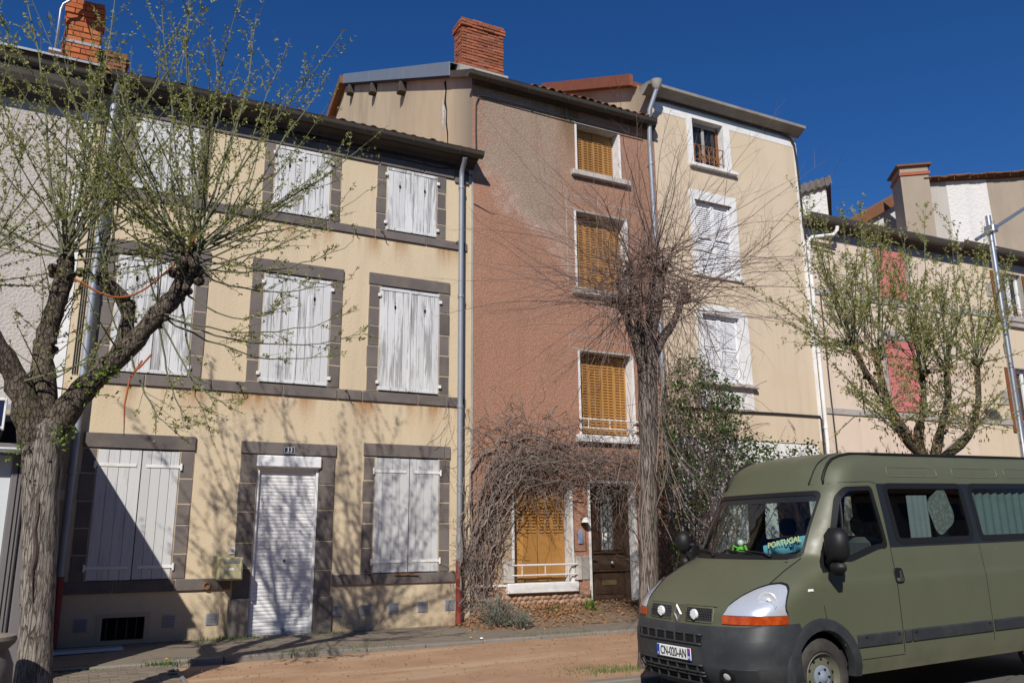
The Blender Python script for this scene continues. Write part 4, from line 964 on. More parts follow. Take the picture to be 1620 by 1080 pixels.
rv = thing('far_roof', 'red tiled verge with white gable sloping up to the grey rendered chimney', 'roof', (27, 22, 10))
obj('gable_wall', MB().add([(24.5, 22, 8), (24.5, 22, 12.7), (31, 22, 16.3), (31, 22, 8)], [(0, 1, 2, 3)]), ROUGHWHITE, rv)
obj('verge_tiles', MB().prism([(24.3, 12.85), (31, 16.6), (31, 16.15), (24.3, 12.4)], lambda p, q, t: (p, t, q), 21.8, 22.6), TILE, rv)

# ------------------------------------------------------------------ unseen terraces across the street, added to block sky light and deepen the shade
for (x0, x1, h, lab, mt) in ((-38, -6, 8.4, 'unseen long plain terrace across the street to the left, added to deepen the shade', CREAM), (-5.8, 14, 9.0, 'unseen plain cream terrace directly behind the viewer, added to deepen the shade', BEIGE), (14.2, 44, 8.2, 'unseen long plain terrace across the street to the right, added to deepen the shade', PINK)):
    OP = thing('unseen_terrace', lab, 'house', ((x0+x1)/2, -11, 0), group='unseen houses added across the street to deepen the shade')
    obj('wall', MB().box(x0, x1, -19, -11, -.3, h), mt, OP)
    obj('roof', MB().prism([(-10.6, h), (-15, h+2.2), (-19.4, h)], lambda p, q, t: (t, p, q), x0-.2, x1+.2), TILE, OP)
    xx = x0+1.4
    while xx < x1-1.4:
        for zz in (.9, 3.9, 6.4):
            if zz+1.6 < h: obj('window', MB().bev(xx, xx+1.0, -11.0, -10.97, zz, zz+1.5, .01), DGLASS, OP)
        xx += 2.6

# ------------------------------------------------------------------ the van (local: x back from the nose, y to its far side, z up)
def lerp_tab(tab):
    def f(z):
        if z <= tab[0][0]: return tab[0][1]
        for (a_, p), (b_, q) in zip(tab, tab[1:]):
            if z <= b_: return p+(q-p)*(z-a_)/(b_-a_)
        return tab[-1][1]
    return f
XF_ = lerp_tab([(.22, .10), (.32, .0), (.45, -.05), (.55, -.06), (.72, -.045), (.80, -.025), (.83, -.01), (.92, .0), (.97, .02), (1.01, .055), (1.06, .115), (1.12, .205), (1.20, .335), (1.30, .52), (1.38, .70), (1.41, .755),
                (1.55, .86), (1.75, 1.01), (1.95, 1.155), (2.06, 1.235), (2.13, 1.285), (2.22, 1.335), (2.30, 1.38), (2.36, 1.44), (2.41, 1.52), (2.445, 1.61), (2.47, 1.74), (2.485, 2.05), (2.493, 2.6)])
HW_ = lerp_tab([(.22, .90), (.32, .95), (.45, .983), (.60, .992), (.95, .996), (1.17, .997), (1.215, .987), (1.39, .972), (1.47, .962), (1.75, .93), (2.05, .888), (2.13, .876), (2.25, .852), (2.33, .825), (2.39, .785), (2.435, .73), (2.465, .64), (2.483, .48), (2.493, .22)])
LC_ = lerp_tab([(.22, .60), (.9, .60), (1.2, .62), (1.42, .70), (1.7, .52), (2.05, .42), (2.3, .42), (2.493, .5)])
NC_ = lerp_tab([(.22, 3.0), (.95, 3.0), (1.2, 2.7), (1.45, 2.5), (2.05, 2.9), (2.493, 2.6)])
XR = 5.35
def Sphi(phi, z, s=1):
    n = NC_(z); u = math.sin(phi)**(2/n); t = 1-max(0., math.cos(phi))**(2/n)
    return Vector((XF_(z)+LC_(z)*t, s*HW_(z)*u, z))
def Sside(x, z, s=-1):
    t = min(1., max(0., (x-XF_(z))/LC_(z))); n = NC_(z)
    yy = HW_(z)*(1-(1-t)**n)**(1/n)
    if x > XR-.25: yy -= .12*((x-XR+.25)/.25)**2
    return Vector((x, s*yy, z))
def Sfront(y, z):
    n = NC_(z); u = min(1., abs(y)/HW_(z))
    return Vector((XF_(z)+LC_(z)*(1-(1-u**n)**(1/n)), y, z))
def nrm(f, a_, b_, *k):
    h = .004; p = f(a_, b_, *k); n = (f(a_+h, b_, *k)-p).cross(f(a_, b_+h, *k)-p)
    if n.length < 1e-9: return Vector((-1, 0, 0))
    n.normalize(); c = Vector((2.6, 0, 1.2)); 
    return n if n.dot(p-c) > 0 else -n
def inpoly(x, y, P):
    r = False; j = len(P)-1
    for i in range(len(P)):
        if (P[i][1] > y) != (P[j][1] > y) and x < (P[j][0]-P[i][0])*(y-P[i][1])/(P[j][1]-P[i][1])+P[i][0]: r = not r
        j = i
    return r
def rnd_poly(P, r=.06, k=4):
    out = []
    n = len(P)
    for i in range(n):
        p = Vector(P[i]); a_ = Vector(P[i-1])-p; b_ = Vector(P[(i+1) % n])-p
        ra, rb = min(r, a_.length*.45), min(r, b_.length*.45)
        s_, e_ = p+a_.normalized()*ra, p+b_.normalized()*rb
        for j in range(k+1):
            t = j/k; q = s_*(1-t)**2+p*2*t*(1-t)+e_*t*t; out.append((q.x, q.y))
    return out
def dens(P, step=.05):
    out = []
    for i in range(len(P)):
        a_, b_ = Vector(P[i-1]), Vector(P[i]); n = max(1, int((b_-a_).length/step))
        out += [tuple(a_+(b_-a_)*j/n) for j in range(1, n+1)]
    return out
def ribbon(P, wdt, f, off, *k, narrow=0.):
    """raised band around the closed outline P on the surface f"""
    P = dens(P); n = len(P); area = sum(P[i-1][0]*P[i][1]-P[i][0]*P[i-1][1] for i in range(n)); sg = 1 if area > 0 else -1
    mb = MB(); R_ = [[], [], [], []]
    for i in range(n):
        t = Vector(P[(i+1) % n])-Vector(P[i-1]); t.normalize(); o_ = Vector((t.y, -t.x))*sg
        wq = wdt*(1. if not narrow else abs(o_.y)+narrow*abs(o_.x)); a_ = Vector(P[i])-o_*wq*.45; b_ = Vector(P[i])+o_*wq*.55
        pa, pb = f(a_.x, a_.y, *k), f(b_.x, b_.y, *k); na, nb = nrm(f, a_.x, a_.y, *k), nrm(f, b_.x, b_.y, *k)
        R_[0].append(pa-na*.02); R_[1].append(pa+na*off); R_[2].append(pb+nb*off); R_[3].append(pb-nb*.004)
    mb.grid(R_, True); return mb
def sline(P, f, r, off=0., *k):
    P2 = []
    for (a_, b_), (c_, d_) in zip(P, P[1:]):
        m_ = max(1, int(math.hypot(c_-a_, d_-b_)/.06)); P2 += [(a_+(c_-a_)*j/m_, b_+(d_-b_)*j/m_) for j in range(m_)]
    P2.append(P[-1])
    return MB().tube([f(a_, b_, *k)+nrm(f, a_, b_, *k)*off for a_, b_ in P2], r, 6)

OLIVE = None
def paint():
    n = NT('matte_olive_paint', .52, spec=.5); v = n.oc(jitter=False)
    c = n.mix(n.noise(v, 1.6, 5, .6), (.089, .096, .057), (.105, .111, .069))
    x, y, z = n.xyz(n.N('TexCoord').outputs['Object'])
    du = n.m('MULTIPLY', n.mr(z, .35, .0, 0, 1.), n.mr(n.noise(v, 3.2, 6, .7), .35, .7))
    c = n.mix(n.m('MULTIPLY', du, .5), c, (.24, .205, .15))
    sc_ = n.mr(n.noise(n.sc(v, (1.2, 1, 14)), 2.6, 4, .7), .66, .74, 0, .28); c = n.mix(sc_, c, (.20, .195, .15))
    n.col(c); n.rough(n.mr(n.noise(v, 5., 4), .3, .7, .36, .56)); n.bump(n.noise(v, 2.2, 3), .10, .03); return n.mat
OLIVE = paint()
PLAST = pm('grey_black_plastic', (.030, .033, .037), .50, .25, 6., .12, 140., dirt=(.085, .082, .078), dscale=3.4, damt=.45, spec=.35)
RUBBER = pm('black_rubber', (.012, .012, .013), .5, .1, bump=0)
BLKPAINT = pm('black_window_band', (.016, .018, .021), .35, .1, bump=0, spec=.5)
TYRE = pm('tyre_rubber', (.040, .037, .035), .85, .25, 12., .2, 60., dirt=(.11, .095, .075), dscale=6., damt=.5)
CHROME = pm('chrome', (.75, .76, .78), .12, .05, bump=0, metallic=1.)
SILVER = pm('lamp_reflector', (.84, .85, .87), .22, .06, 6., 0, 9., metallic=.5)
AMBER = pm('amber_lens', (.36, .042, .006), .12, .45, 26., .5, 50., spec=.6, dirt=(.60, .14, .02), dscale=12., damt=.6)
HUB = pm('blue_grey_hubcap', (.20, .24, .29), .5, .12)
INTD = pm('dark_upholstery', (.022, .024, .028), .85, .2, 6., .2)
INTG = pm('grey_upholstery', (.16, .165, .17), .9, .15, 5., .2)
def autoglass(name, tint, alpha):
    n = NT(name, .02, spec=.5)
    g_ = n.N('BsdfGlossy'); g_.inputs['Roughness'].default_value = .02
    t_ = n.N('BsdfTransparent'); n.put(t_.inputs[0], tint); fr = n.N('Fresnel'); n.put(fr.inputs[0], n.mr(n.N('NewGeometry').outputs['Backfacing'], 0., 1., 1.5, .6667))
    ms = n.N('MixShader'); n.put(ms.inputs[0], n.m('MULTIPLY', fr.outputs[0], alpha, True)); n.t.links.new(t_.outputs[0], ms.inputs[1]); n.t.links.new(g_.outputs[0], ms.inputs[2])
    n.t.links.new(ms.outputs[0], n.t.nodes['Material Output'].inputs[0]); return n.mat
GLASSW = autoglass('windscreen_glass', (.74, .82, .79), 1.0)
GLASST = autoglass('tinted_glass', (.50, .58, .58), 1.0)
LENS = autoglass('clear_lens', (.93, .95, .97), 1.3)

VAN = thing('van', 'matte olive green high-roofed van parked nose-left on the road, front bumper black', 'van', (5.38, 6.9, zroad(5.38)+.0), local=True, rot=(0, -math.atan(.0196), rad(.6)))
WS = rnd_poly([(-.755, 1.425), (.755, 1.425), (.735, 2.035), (-.735, 2.035)], .07)
CABW = rnd_poly([(1.14, 1.415), (1.36, 1.385), (1.58, 1.44), (1.80, 1.495), (1.93, 1.50), (1.885, 2.075), (1.53, 2.065), (1.41, 1.97)], .05)
SW1 = rnd_poly([(2.13, 1.535), (3.34, 1.535), (3.34, 2.095), (2.10, 2.095)], .07)
SW2 = rnd_poly([(3.50, 1.535), (4.98, 1.535), (4.98, 2.095), (3.50, 2.095)], .07)
zr = [.22, .27, .32, .38, .45, .52, .6, .7, .78, .82, .86, .9, .94, .97, .99, 1.01, 1.035, 1.06, 1.09, 1.12, 1.16, 1.195, 1.21, 1.23, 1.26, 1.29, 1.32, 1.35, 1.375, 1.40] + [1.425+.03*i for i in range(22)] + [2.075, 2.10, 2.13, 2.16, 2.19, 2.22, 2.26, 2.30, 2.33, 2.36, 2.39, 2.41, 2.43, 2.445, 2.458, 2.47, 2.478, 2.485, 2.49, 2.493]
NP, NS = 26, 118
phis = [math.pi/2*(k/NP) for k in range(NP+1)]
cols = [('s', -1, k) for k in range(NS, 0, -1)] + [('p', -1, k) for k in range(NP, 0, -1)] + [('p', 1, k) for k in range(0, NP+1)] + [('s', 1, k) for k in range(1, NS+1)]
def cpt(c, z):
    kind, s, k = c
    if kind == 'p': return Sphi(phis[k], z, s)
    x0 = XF_(z)+LC_(z); x = x0+(XR-x0)*k/NS
    return Sside(x, z, s)
rows = [[cpt(c, z) for c in cols] for z in zr]
nC = len(cols); body = MB(); glass = {'ws': [], 'cl': [], 'cr': [], '1l': [], '1r': [], '2l': [], '2r': []}
V = [p for r in rows for p in r]; keep = []; G = {k: [] for k in glass}
for i in range(len(zr)-1):
    for j in range(nC-1):
        q = (i*nC+j, i*nC+j+1, (i+1)*nC+j+1, (i+1)*nC+j)
        c = sum((V[a_] for a_ in q), Vector())/4; sd = 'l' if c.y < 0 else 'r'
        hit = None
        if 1.38 < c.z < 2.12:
            if abs(c.y) < .83 and c.x < XF_(c.z)+.3 and inpoly(c.y, c.z, WS): hit = 'ws'
            elif abs(c.y) > .6 and inpoly(c.x, c.z, CABW) and not inpoly(c.y, c.z, WS): hit = 'c'+sd
            elif inpoly(c.x, c.z, SW1) and abs(c.y) > .6: hit = '1'+sd
            elif inpoly(c.x, c.z, SW2) and abs(c.y) > .6: hit = '2'+sd
        if hit: G[hit].append(q); continue
        if abs(c.y) > .7 and c.z < .95 and (math.hypot(c.x-.87, c.z-.345) < .43 or math.hypot(c.x-4.45, c.z-.345) < .43): continue
        if c.z < .34 and c.x > .5: continue
        keep.append(q)
body.add(V, keep)
top = len(zr)-1; body.add([V[top*nC+j] for j in range(nC)], [tuple(range(nC))])
body.add([V[i*nC] for i in range(len(zr))]+[V[i*nC+nC-1] for i in range(len(zr))], [(i, i+1, len(zr)+i+1, len(zr)+i) for i in range(len(zr)-1)])
bo = obj('body', body, OLIVE, VAN, smooth=35)
def sub(qs):
    idx = {}; m_ = MB(); vs = []; fs = []
    for q in qs:
        f_ = []
        for a_ in q:
            if a_ not in idx: idx[a_] = len(vs); vs.append(V[a_])
            f_.append(idx[a_])
        fs.append(tuple(f_))
    c0 = Vector((2.6, 0, 1.4))
    m_.add([v+(c0-v).normalized()*.006 for v in vs], fs); return m_
obj('windscreen', sub(G['ws']), GLASSW, VAN, smooth=True)
for sd, s in (('l', -1), ('r', 1)):
    obj('door_window', sub(G['c'+sd]), GLASST, VAN, smooth=True); obj('side_window', sub(G['1'+sd]), GLASST, VAN, smooth=True); obj('side_window', sub(G['2'+sd]), GLASST, VAN, smooth=True)
    obj('window_seal', ribbon(CABW, .045, Sside, .006, s, narrow=.8), RUBBER, VAN); obj('window_seal', ribbon(SW1, .06, Sside, .007, s), RUBBER, VAN); obj('window_seal', ribbon(SW2, .06, Sside, .007, s), RUBBER, VAN)
    # black band between the windows
    bm = MB(); xs = [1.985+.03*i for i in range(108)]; zs = [1.478+.0269*i for i in range(25)]
    for i in range(len(xs)-1):
        for j in range(len(zs)-1):
            cx, cz = xs[i]+.015, zs[j]+.013
            if inpoly(cx, cz, SW1) or inpoly(cx, cz, SW2): continue
            bm.add([Sside(xx, zz, s)+Vector((0, s*.003, 0)) for xx, zz in ((xs[i], zs[j]), (xs[i+1], zs[j]), (xs[i+1], zs[j+1]), (xs[i], zs[j+1]))], [(0, 1, 2, 3)])
    obj('window_band', bm, BLKPAINT, VAN, smooth=True)
    # quarter-light bar, roof gutter strip, shut lines
    obj('quarter_bar', sline([(1.30, 1.40), (1.44, 1.99)], Sside, .012, .0, s), RUBBER, VAN)
    gp_ = [Sside(xx, zz, s)+Vector((0, s*.010, .006)) for xx, zz in ((1.385, 2.12), (1.42, 2.19), (1.465, 2.26), (1.53, 2.33), (1.61, 2.38), (1.72, 2.417))]
    gp_ += [Sside(1.85+.35*k, 2.437, s)+Vector((0, s*.008, .010)) for k in range(10)]
    obj('roof_gutter', MB().tube(gp_, [.010]+[.017]*(len(gp_)-2)+[.012], 8), RUBBER, VAN, smooth=True)
    obj('shut_line', sline([(1.985, .47), (1.985, 1.47)], Sside, .005, -.001, s), RUBBER, VAN); obj('shut_line', sline([(1.38, .455), (1.985, .455)], Sside, .004, -.001, s), RUBBER, VAN)
    obj('shut_line', sline([(1.98, 2.13), (1.90, 2.145), (1.5, 2.135), (1.34, 2.12)], Sside, .004, -.001, s), RUBBER, VAN); obj('shut_line', sline([(3.42, .47), (3.42, 1.47)], Sside, .004, -.001, s), RUBBER, VAN)
    obj('shut_line', sline([(.95, .86), (.93, .98)], Sside, .004, -.001, s), RUBBER, VAN)
    for zz in (.0,):
        obj('shut_line', MB().tube([Sfront(s*(.765-.012*k), 1.405-.0)+Vector((0, 0, .002)) if k == 0 else Sfront(s*(.765+.003*k), 1.405-.0245*k)+Vector((-.002, 0, .002)) for k in range(10)], .005, 6), RUBBER, VAN)
    for (a_, b_) in ((2.22, 3.02), (3.30, 4.1), (4.25, 5.0)):
        obj('roof_swage', ribbon(rnd_poly([(a_, 2.20), (b_, 2.20), (b_, 2.30), (a_, 2.30)],   .04), .012, Sside, .0025, s), OLIVE, VAN, smooth=True)
    # side mouldings
    for (a_, b_) in ((1.33, 1.955), (2.0, 2.09), (2.11, 3.40), (3.44, 3.98), (4.92, 5.25)):
        mo = MB(); n_ = 8
        for k in range(n_):
            pass
        prof = [(.565, -.002), (.572, .016), (.67, .018), (.685, -.002)]
        mo.grid([[(a_+.008*(kk == 0)*0+(b_-a_)*t, s*(HW_(zz)+dd), zz) for zz, dd in prof] for t in (0, .2, .4, .6, .8, 1.) for kk in (1,)])
        for xx in (a_, b_): mo.add([(xx, s*(HW_(zz)+dd), zz) for zz, dd in prof], [(0, 1, 2, 3)])
        obj('side_moulding', mo, PLAST, VAN)
    for xx in (1.44, 1.90, 2.16, 3.34): obj('moulding_clip', MB().lathe([(.014, 0), (.012, s*.006), (0, s*.006)], 8, (xx, s*(.994+.016), .655), 'y'), RUBBER, VAN)
    # wheel arch lips
    for wx in (.87, 4.45):
        al = []
        for k in range(19):
            an = math.pi*(-.04+1.06*k/18); al.append(an)
        R_ = []
        for dr, do in ((.385, -.05), (.39, .012), (.40, .026), (.475, .030), (.495, .020), (.50, -.004)):
            row = []
            for an in al:
                xx, zz = wx-dr*math.cos(an), .345+dr*1.05*math.sin(an)
                zz = max(zz, .24); p = Sside(xx, zz, s); row.append((xx, (p.y if xx > .55 else s*.985)+s*do, zz))
            R_.append(row)
        obj('arch_lip', MB().grid(R_), PLAST, VAN, smooth=40)
        ln = MB(); ln.grid([[(wx-.43*math.cos(math.pi*k/14), s*yy, .345+.45*math.sin(math.pi*k/14)) for k in range(15)] for yy in (.97, .55)]); ln.add([(wx-.43*math.cos(math.pi*k/14), s*.55, .345+.45*math.sin(math.pi*k/14)) for k in range(15)], [tuple(range(15))]); obj('arch_liner', ln, RUBBER, VAN)
        # wheel: tyre, rim, hub cap
        wh = obj('wheel', MB().lathe([(.10, -.02), (.20, -.02), (.215, -.01), (.215, .01), (.10, .02)], 28, (wx, s*.845, .345), 'y'), OLIVE if s < 0 else IRON, VAN, smooth=40)
        tp = [(.215, -.10), (.235, -.113), (.28, -.115), (.315, -.108), (.338, -.088), (.345, -.06), (.345, .06), (.335, .09), (.28, .11), (.215, .10)]
        if s > 0: tp = [(r_, -h_) for r_, h_ in tp]
        obj('tyre', MB().lathe(tp, 40, (wx, s*.855, .345), 'y'), TYRE, wh, smooth=30)
        if s < 0:
            obj('rim_face', MB().lathe([(.215, -.098), (.208, -.108), (.20, -.09), (.175, -.062), (.13, -.078), (.09, -.082)], 36, (wx, -.855, .345), 'y'), pm('rim_paint_%d' % int(wx), (.115, .115, .082), .55, .15), wh, smooth=30)
            obj('hub_cap', MB().lathe([(.105, -.076), (.102, -.092), (.085, -.10), (.06, -.098), (.035, -.118), (.022, -.124), (0, -.124)], 28, (wx, -.855, .345), 'y'), HUB, wh, smooth=30)
            for k in range(10):
                an = 2*math.pi*k/10+.2; obj('rim_hole', MB().lathe([(.017, 0), (.0, -.001)], 10, (wx+.152*math.cos(an), -.855-.073, .345+.152*math.sin(an)), 'y'), RUBBER, wh)
            for k in range(5):
                an = 2*math.pi*k/5; obj('wheel_nut', MB().lathe([(.012, -.098), (.010, -.112), (0, -.112)], 6, (wx+.07*math.cos(an), -.855, .345+.07*math.sin(an)), 'y'), RUBBER, wh)
    # headlamp: amber strip, silver bowl, clear lens
    zt = lerp_tab([(.30, .925), (.33, 1.00), (.39, 1.08), (.47, 1.145), (.56, 1.18), (.66, 1.19), (.74, 1.175), (.82, 1.13), (.90, 1.05), (1., .93)])
    def lamp(za, zb_, off, nn=22, mm=8, f0=.30, f1=1.0):
        mb = MB(); R_ = []
        for k in range(nn+1):
            fr = f0+(f1-f0)*k/nn; ph = math.pi/2*(.30+.62*(fr-.30)/.7)
            a_, b_ = za(fr), zb_(fr); row = []
            for i in range(mm+1):
                zz = a_+(b_-a_)*i/mm; p = Sphi(ph, zz, s); e = 1e-3
                nn_ = (Sphi(ph+e, zz, s)-p).cross(Sphi(ph, zz+e, s)-p)
                if nn_.length < 1e-12: nn_ = Vector((-1, 0, 0))
                nn_.normalize()
                if nn_.dot(p-Vector((2.2, 0, .6))) < 0: nn_ = -nn_
                row.append(p+nn_*off)
            R_.append(row)
        mb.grid(R_)
        for ed in (R_[0], R_[-1], [r[0] for r in R_], [r[-1] for r in R_]):
            mb.grid([ed, [p-(p-Vector((2.2, 0, .6))).normalized()*(off+.01) for p in ed]])
        return mb
    lb = lambda f: .922
    hl = obj('headlamp', lamp(lb, zt, .003), SILVER, VAN, smooth=30)
    obj('lamp_lens', lamp(lb, zt, .016), LENS, hl, smooth=30)
    obj('indicator', lamp(lambda f: .845, lambda f: .918, .014), AMBER, hl, smooth=30)
    obj('lamp_surround', lamp(lambda f: zt(f)-.004, lambda f: zt(f)+.012, .006), RUBBER, hl)
    for pf, zz, r_ in ((.66, 1.04, .085),):
        p = Sphi(math.pi/2*pf, zz, s); d_ = (p-Vector((1.6, 0, .9))).normalized()
        b = MB().lathe([(.012, .010), (.014, .002), (r_*.55, .001), (r_*.85, .006), (r_, .014), (r_*1.06, .010)], 20); me = obj('lamp_bowl', b, SILVER, hl, smooth=True)
        me.rotation_euler = d_.to_track_quat('Z', 'Y').to_euler(); me.location = p+d_*.004-ORG[hl]
    # fog lamp
    p = Sfront(s*.62, .40); d_ = nrm(Sfront, s*.62, .40)
    fg = obj('fog_lamp', MB().lathe([(.075, .0), (.075, .016), (.05, .020), (.048, .012), (.0, .012)], 18), RUBBER, VAN, smooth=30); fg.rotation_euler = d_.to_track_quat('Z', 'Y').to_euler(); fg.location = p+d_*.018
    fl = obj('fog_lens', MB().lathe([(.047, .013), (.04, .024), (.02, .03), (0, .031)], 16), SILVER, VAN, smooth=True); fl.rotation_euler = fg.rotation_euler; fl.location = p+d_*.018
    obj('side_repeater', MB().bev(.74, .81, s*.996-.012, s*.996+.012, 1.108, 1.135, .008), TXTW, VAN)
    # door mirror
    mr_ = obj('door_mirror', MB().bev(.92, 1.11, min(s*1.02, s*(1.27 if s < 0 else 1.17)), max(s*1.02, s*(1.27 if s < 0 else 1.17)), 1.37 if s < 0 else 1.42, 1.69, .07), RUBBER, VAN, smooth=True)
    obj('mirror_cap', MB().bev(.95, 1.08, min(s*1.04, s*(1.23 if s < 0 else 1.14)), max(s*1.04, s*(1.23 if s < 0 else 1.14)), 1.25, 1.40, .06), RUBBER, mr_, smooth=True)
    obj('mirror_arm', MB().tube([(1.08, s*.95, 1.34), (1.04, s*1.02, 1.38), (1.03, s*1.10, 1.46)], [.05, .04, .035], 8).tube([(1.10, s*.95, 1.52), (1.05, s*1.02, 1.52), (1.03, s*1.10, 1.55)], [.035, .03, .03], 8), RUBBER, mr_, smooth=True)
    obj('mirror_base', MB().prism([(.98, 1.28), (1.16, 1.28), (1.16, 1.40), (1.06, 1.56), (1.0, 1.42)], lambda p_, q_, t: (p_, t, q_), s*.945, s*.985), RUBBER, mr_)
    mg = MB().quad((1.112, s*1.05, 1.42), (1.112, s*1.14, 1.42), (1.112, s*1.14, 1.64), (1.112, s*1.05, 1.64)); obj('mirror_glass', mg, CHROME, mr_)
    # door handle
    dh = obj('door_handle', ribbon(rnd_poly([(1.97, 1.14), (2.08, 1.14), (2.08, 1.265), (1.97, 1.265)], .03), .02, Sside, .008, s), RUBBER, VAN, smooth=True)
    obj('handle_cup', MB().bev(1.975, 2.075, min(s*.986, s*.994), max(s*.986, s*.994), 1.145, 1.26, .003), RUBBER, dh); obj('handle_lever', MB().bev(2.035, 2.062, min(s*.99, s*1.008), max(s*.99, s*1.008), 1.16, 1.25, .006), PLAST, dh)
# windscreen surround, wipers, cowl
obj('windscreen_seal', ribbon(WS, .045, Sfront, .005, narrow=.45), RUBBER, VAN)
tb = MB(); tb.grid([[Sfront(-.74+1.48*k/20, zz)+nrm(Sfront, -.74+1.48*k/20, zz)*(-.003) for k in range(21)] for zz in (1.955, 1.985, 2.02)]); obj('sunstrip', tb, BLKPAINT, VAN, smooth=True)
cw = MB(); cw.grid([[Sfront(-.68+1.36*k/20, zz)+Vector((-.002, 0, .004)) for k in range(21)] for zz in (1.392, 1.405, 1.42)]); obj('cowl', cw, RUBBER, VAN, smooth=True)
for (y0, y1, z1) in ((-.52, .03, 1.50), (.28, .66, 1.46)):
    a_ = Sfront(y0, 1.405)+Vector((-.03, 0, .02)); n_ = 8
    arm = [a_]+[Sfront(y0+(y1-y0)*t, 1.43+.05*t)+Vector((-.022, 0, .016)) for t in (.2, .5, .8)]
    wp = obj('wiper', MB().tube(arm, [.014, .011, .009, .007], 6), RUBBER, VAN, smooth=True)
    obj('wiper_blade', MB().tube([Sfront(y0+(y1-y0)*(.45+.75*t/n_), 1.437+.035*t/n_)+Vector((-.010, 0, .010)) for t in range(n_+1)], .008, 5), RUBBER, wp)
# bonnet edge, grille, badge, driving lamps
obj('bonnet_edge', MB().tube([Sfront(-.50+1.0*k/20, .985)+Vector((-.001, 0, 0)) for k in range(21)], .005, 6), RUBBER, VAN)
for s in (-1, 1):
    gr = MB(); gr.grid([[Sfront(s*(.115+.35*k/8), zz)+Vector((-.004, 0, 0)) for k in range(9)] for zz in (.852, .91, .966)]); go = obj('grille', gr, RUBBER, VAN)
    bars = MB()
    for k in range(17): bars.tube([Sfront(s*(.12+.0212*k), zz)+Vector((-.010, 0, 0)) for zz in (.852, .966)], .0035, 4, False)
    for k in range(6): bars.tube([Sfront(s*(.115+.35*i/5), .857+.021*k)+Vector((-.010, 0, 0)) for i in range(6)], .0035, 4, False)
    obj('grille_mesh', bars, PLAST, go, kind='stuff')
    obj('grille_frame', ribbon(rnd_poly([(s*.108, .845), (s*.47, .845), (s*.47, .972), (s*.108, .972)], .02), .014, Sfront, .008), OLIVE, go, smooth=True)
    p = Sfront(s*.255, .912); dl = obj('driving_lamp', MB().lathe([(.046, .0), (.048, -.016), (.044, -.026), (.0, -.028)], 20, (p.x-.012, p.y, p.z), 'x'), TXTW, VAN, smooth=30)
    for k in range(16):
        an = 2.4*k; r_ = .0115*math.sqrt(k+.3); obj('lamp_dot', MB().lathe([(.0055, -.0265), (.004, -.0295), (0, -.0295)], 6, (p.x-.0125, p.y+r_*math.cos(an), p.z+r_*math.sin(an)), 'x'), SILVER, dl)
bp = Sfront(0, .90)
bd = MB(); xx = bp.x-.016
oP = [(0, .092), (.064, 0), (0, -.092), (-.064, 0)]; iP = [(0, .05), (.032, 0), (0, -.05), (-.032, 0)]
bd.add([(xx, a_, .90+b_) for a_, b_ in oP]+[(xx-.014, a_*.86, .90+b_*.86) for a_, b_ in oP]+[(xx-.014, a_*1.15, .90+b_*1.15) for a_, b_ in iP]+[(xx-.002, a_, .90+b_) for a_, b_ in iP],
       [(i+4*r, (i+1) % 4+4*r, (i+1) % 4+4*r+4, i+4*r+4) for r in range(3) for i in range(4)])
bk = obj('badge_plinth', MB().prism([(.10, .99), (-.10, .99), (-.075, .80), (.075, .80)], lambda p_, q_, t: (t, p_, q_), bp.x-.014, bp.x+.03), OLIVE, VAN); obj('badge', bd, GALV, VAN)
# bumper: a proud shell with a lip, slots, plate
zbt = lerp_tab([(0., .815), (.50, .825), (.70, .842), (.86, .845), (1.0, .842)])
bc = [('p', -1, k) for k in range(NP, 0, -1)] + [('p', 1, k) for k in range(NP+1)]
def bpt(s, fr, t, off):
    """fr 0..1 round the corner, beyond 1 along the wing"""
    if fr <= 1: zt_ = zbt(fr); f = lambda z: Sphi(math.pi/2*fr, z, s)
    else: zt_ = .842-.10*(fr-1)*10*.6; f = lambda z: Sside(XF_(z)+LC_(z)+(fr-1)*.5, z, s)
    z = .215+(zt_-.215)*t; p = f(z)
    q = Vector((p.x-1.0, p.y, 0)); q.normalize(); return p+q*off
frs = [1.06, 1.03]+[1-k/26 for k in range(26)]
colsb = [(-1, f) for f in frs]+[(1, 0.)]+[(1, f) for f in reversed(frs)]
bmp = MB(); R_ = [[bpt(s, f, 0, -.05) for s, f in colsb]]
for t, o_ in ((0, .0), (.03, .014), (.2, .02), (.4, .024), (.42, .020), (.6, .022), (.78, .024), (.80, .018), (.96, .018), (1., .006), (1.0, -.02)): R_.append([bpt(s, f, t, o_) for s, f in colsb])
bmp.grid(R_); bu = obj('front_bumper', bmp, PLAST, VAN, smooth=35)
def slot(z0, z1, ya, yb, ribs):
    mb = MB(); n_ = 16
    mb.grid([[Sfront(ya+(yb-ya)*k/n_, zz)+Vector((-.029, 0, 0)) for k in range(n_+1)] for zz in (z0, (z0+z1)/2, z1)]); sl_ = obj('air_slot', mb, BLACK, bu)
    for zz in (z0, z1): obj('slot_lip', MB().tube([Sfront(ya+(yb-ya)*k/n_, zz)+Vector((-.030, 0, 0)) for k in range(n_+1)], .011, 6), PLAST, sl_, smooth=True)
    for k in range(ribs):
        yy = ya+(yb-ya)*(k+.5)/ribs; p = Sfront(yy, (z0+z1)/2); obj('slot_rib', MB().bev(p.x-.045, p.x-.02, yy-.008, yy+.008, z0, z1, .004), PLAST, sl_)
slot(.65, .735, -.38, .66, 7); slot(.395, .460, -.38, .64, 7); slot(.290, .365, -.38, .58, 6)
pp = Sfront(0, .55); px_ = pp.x-.045
pl = obj('number_plate', MB().bev(px_, px_+.012, -.26, .26, .495, .605, .004), TXTW, VAN)
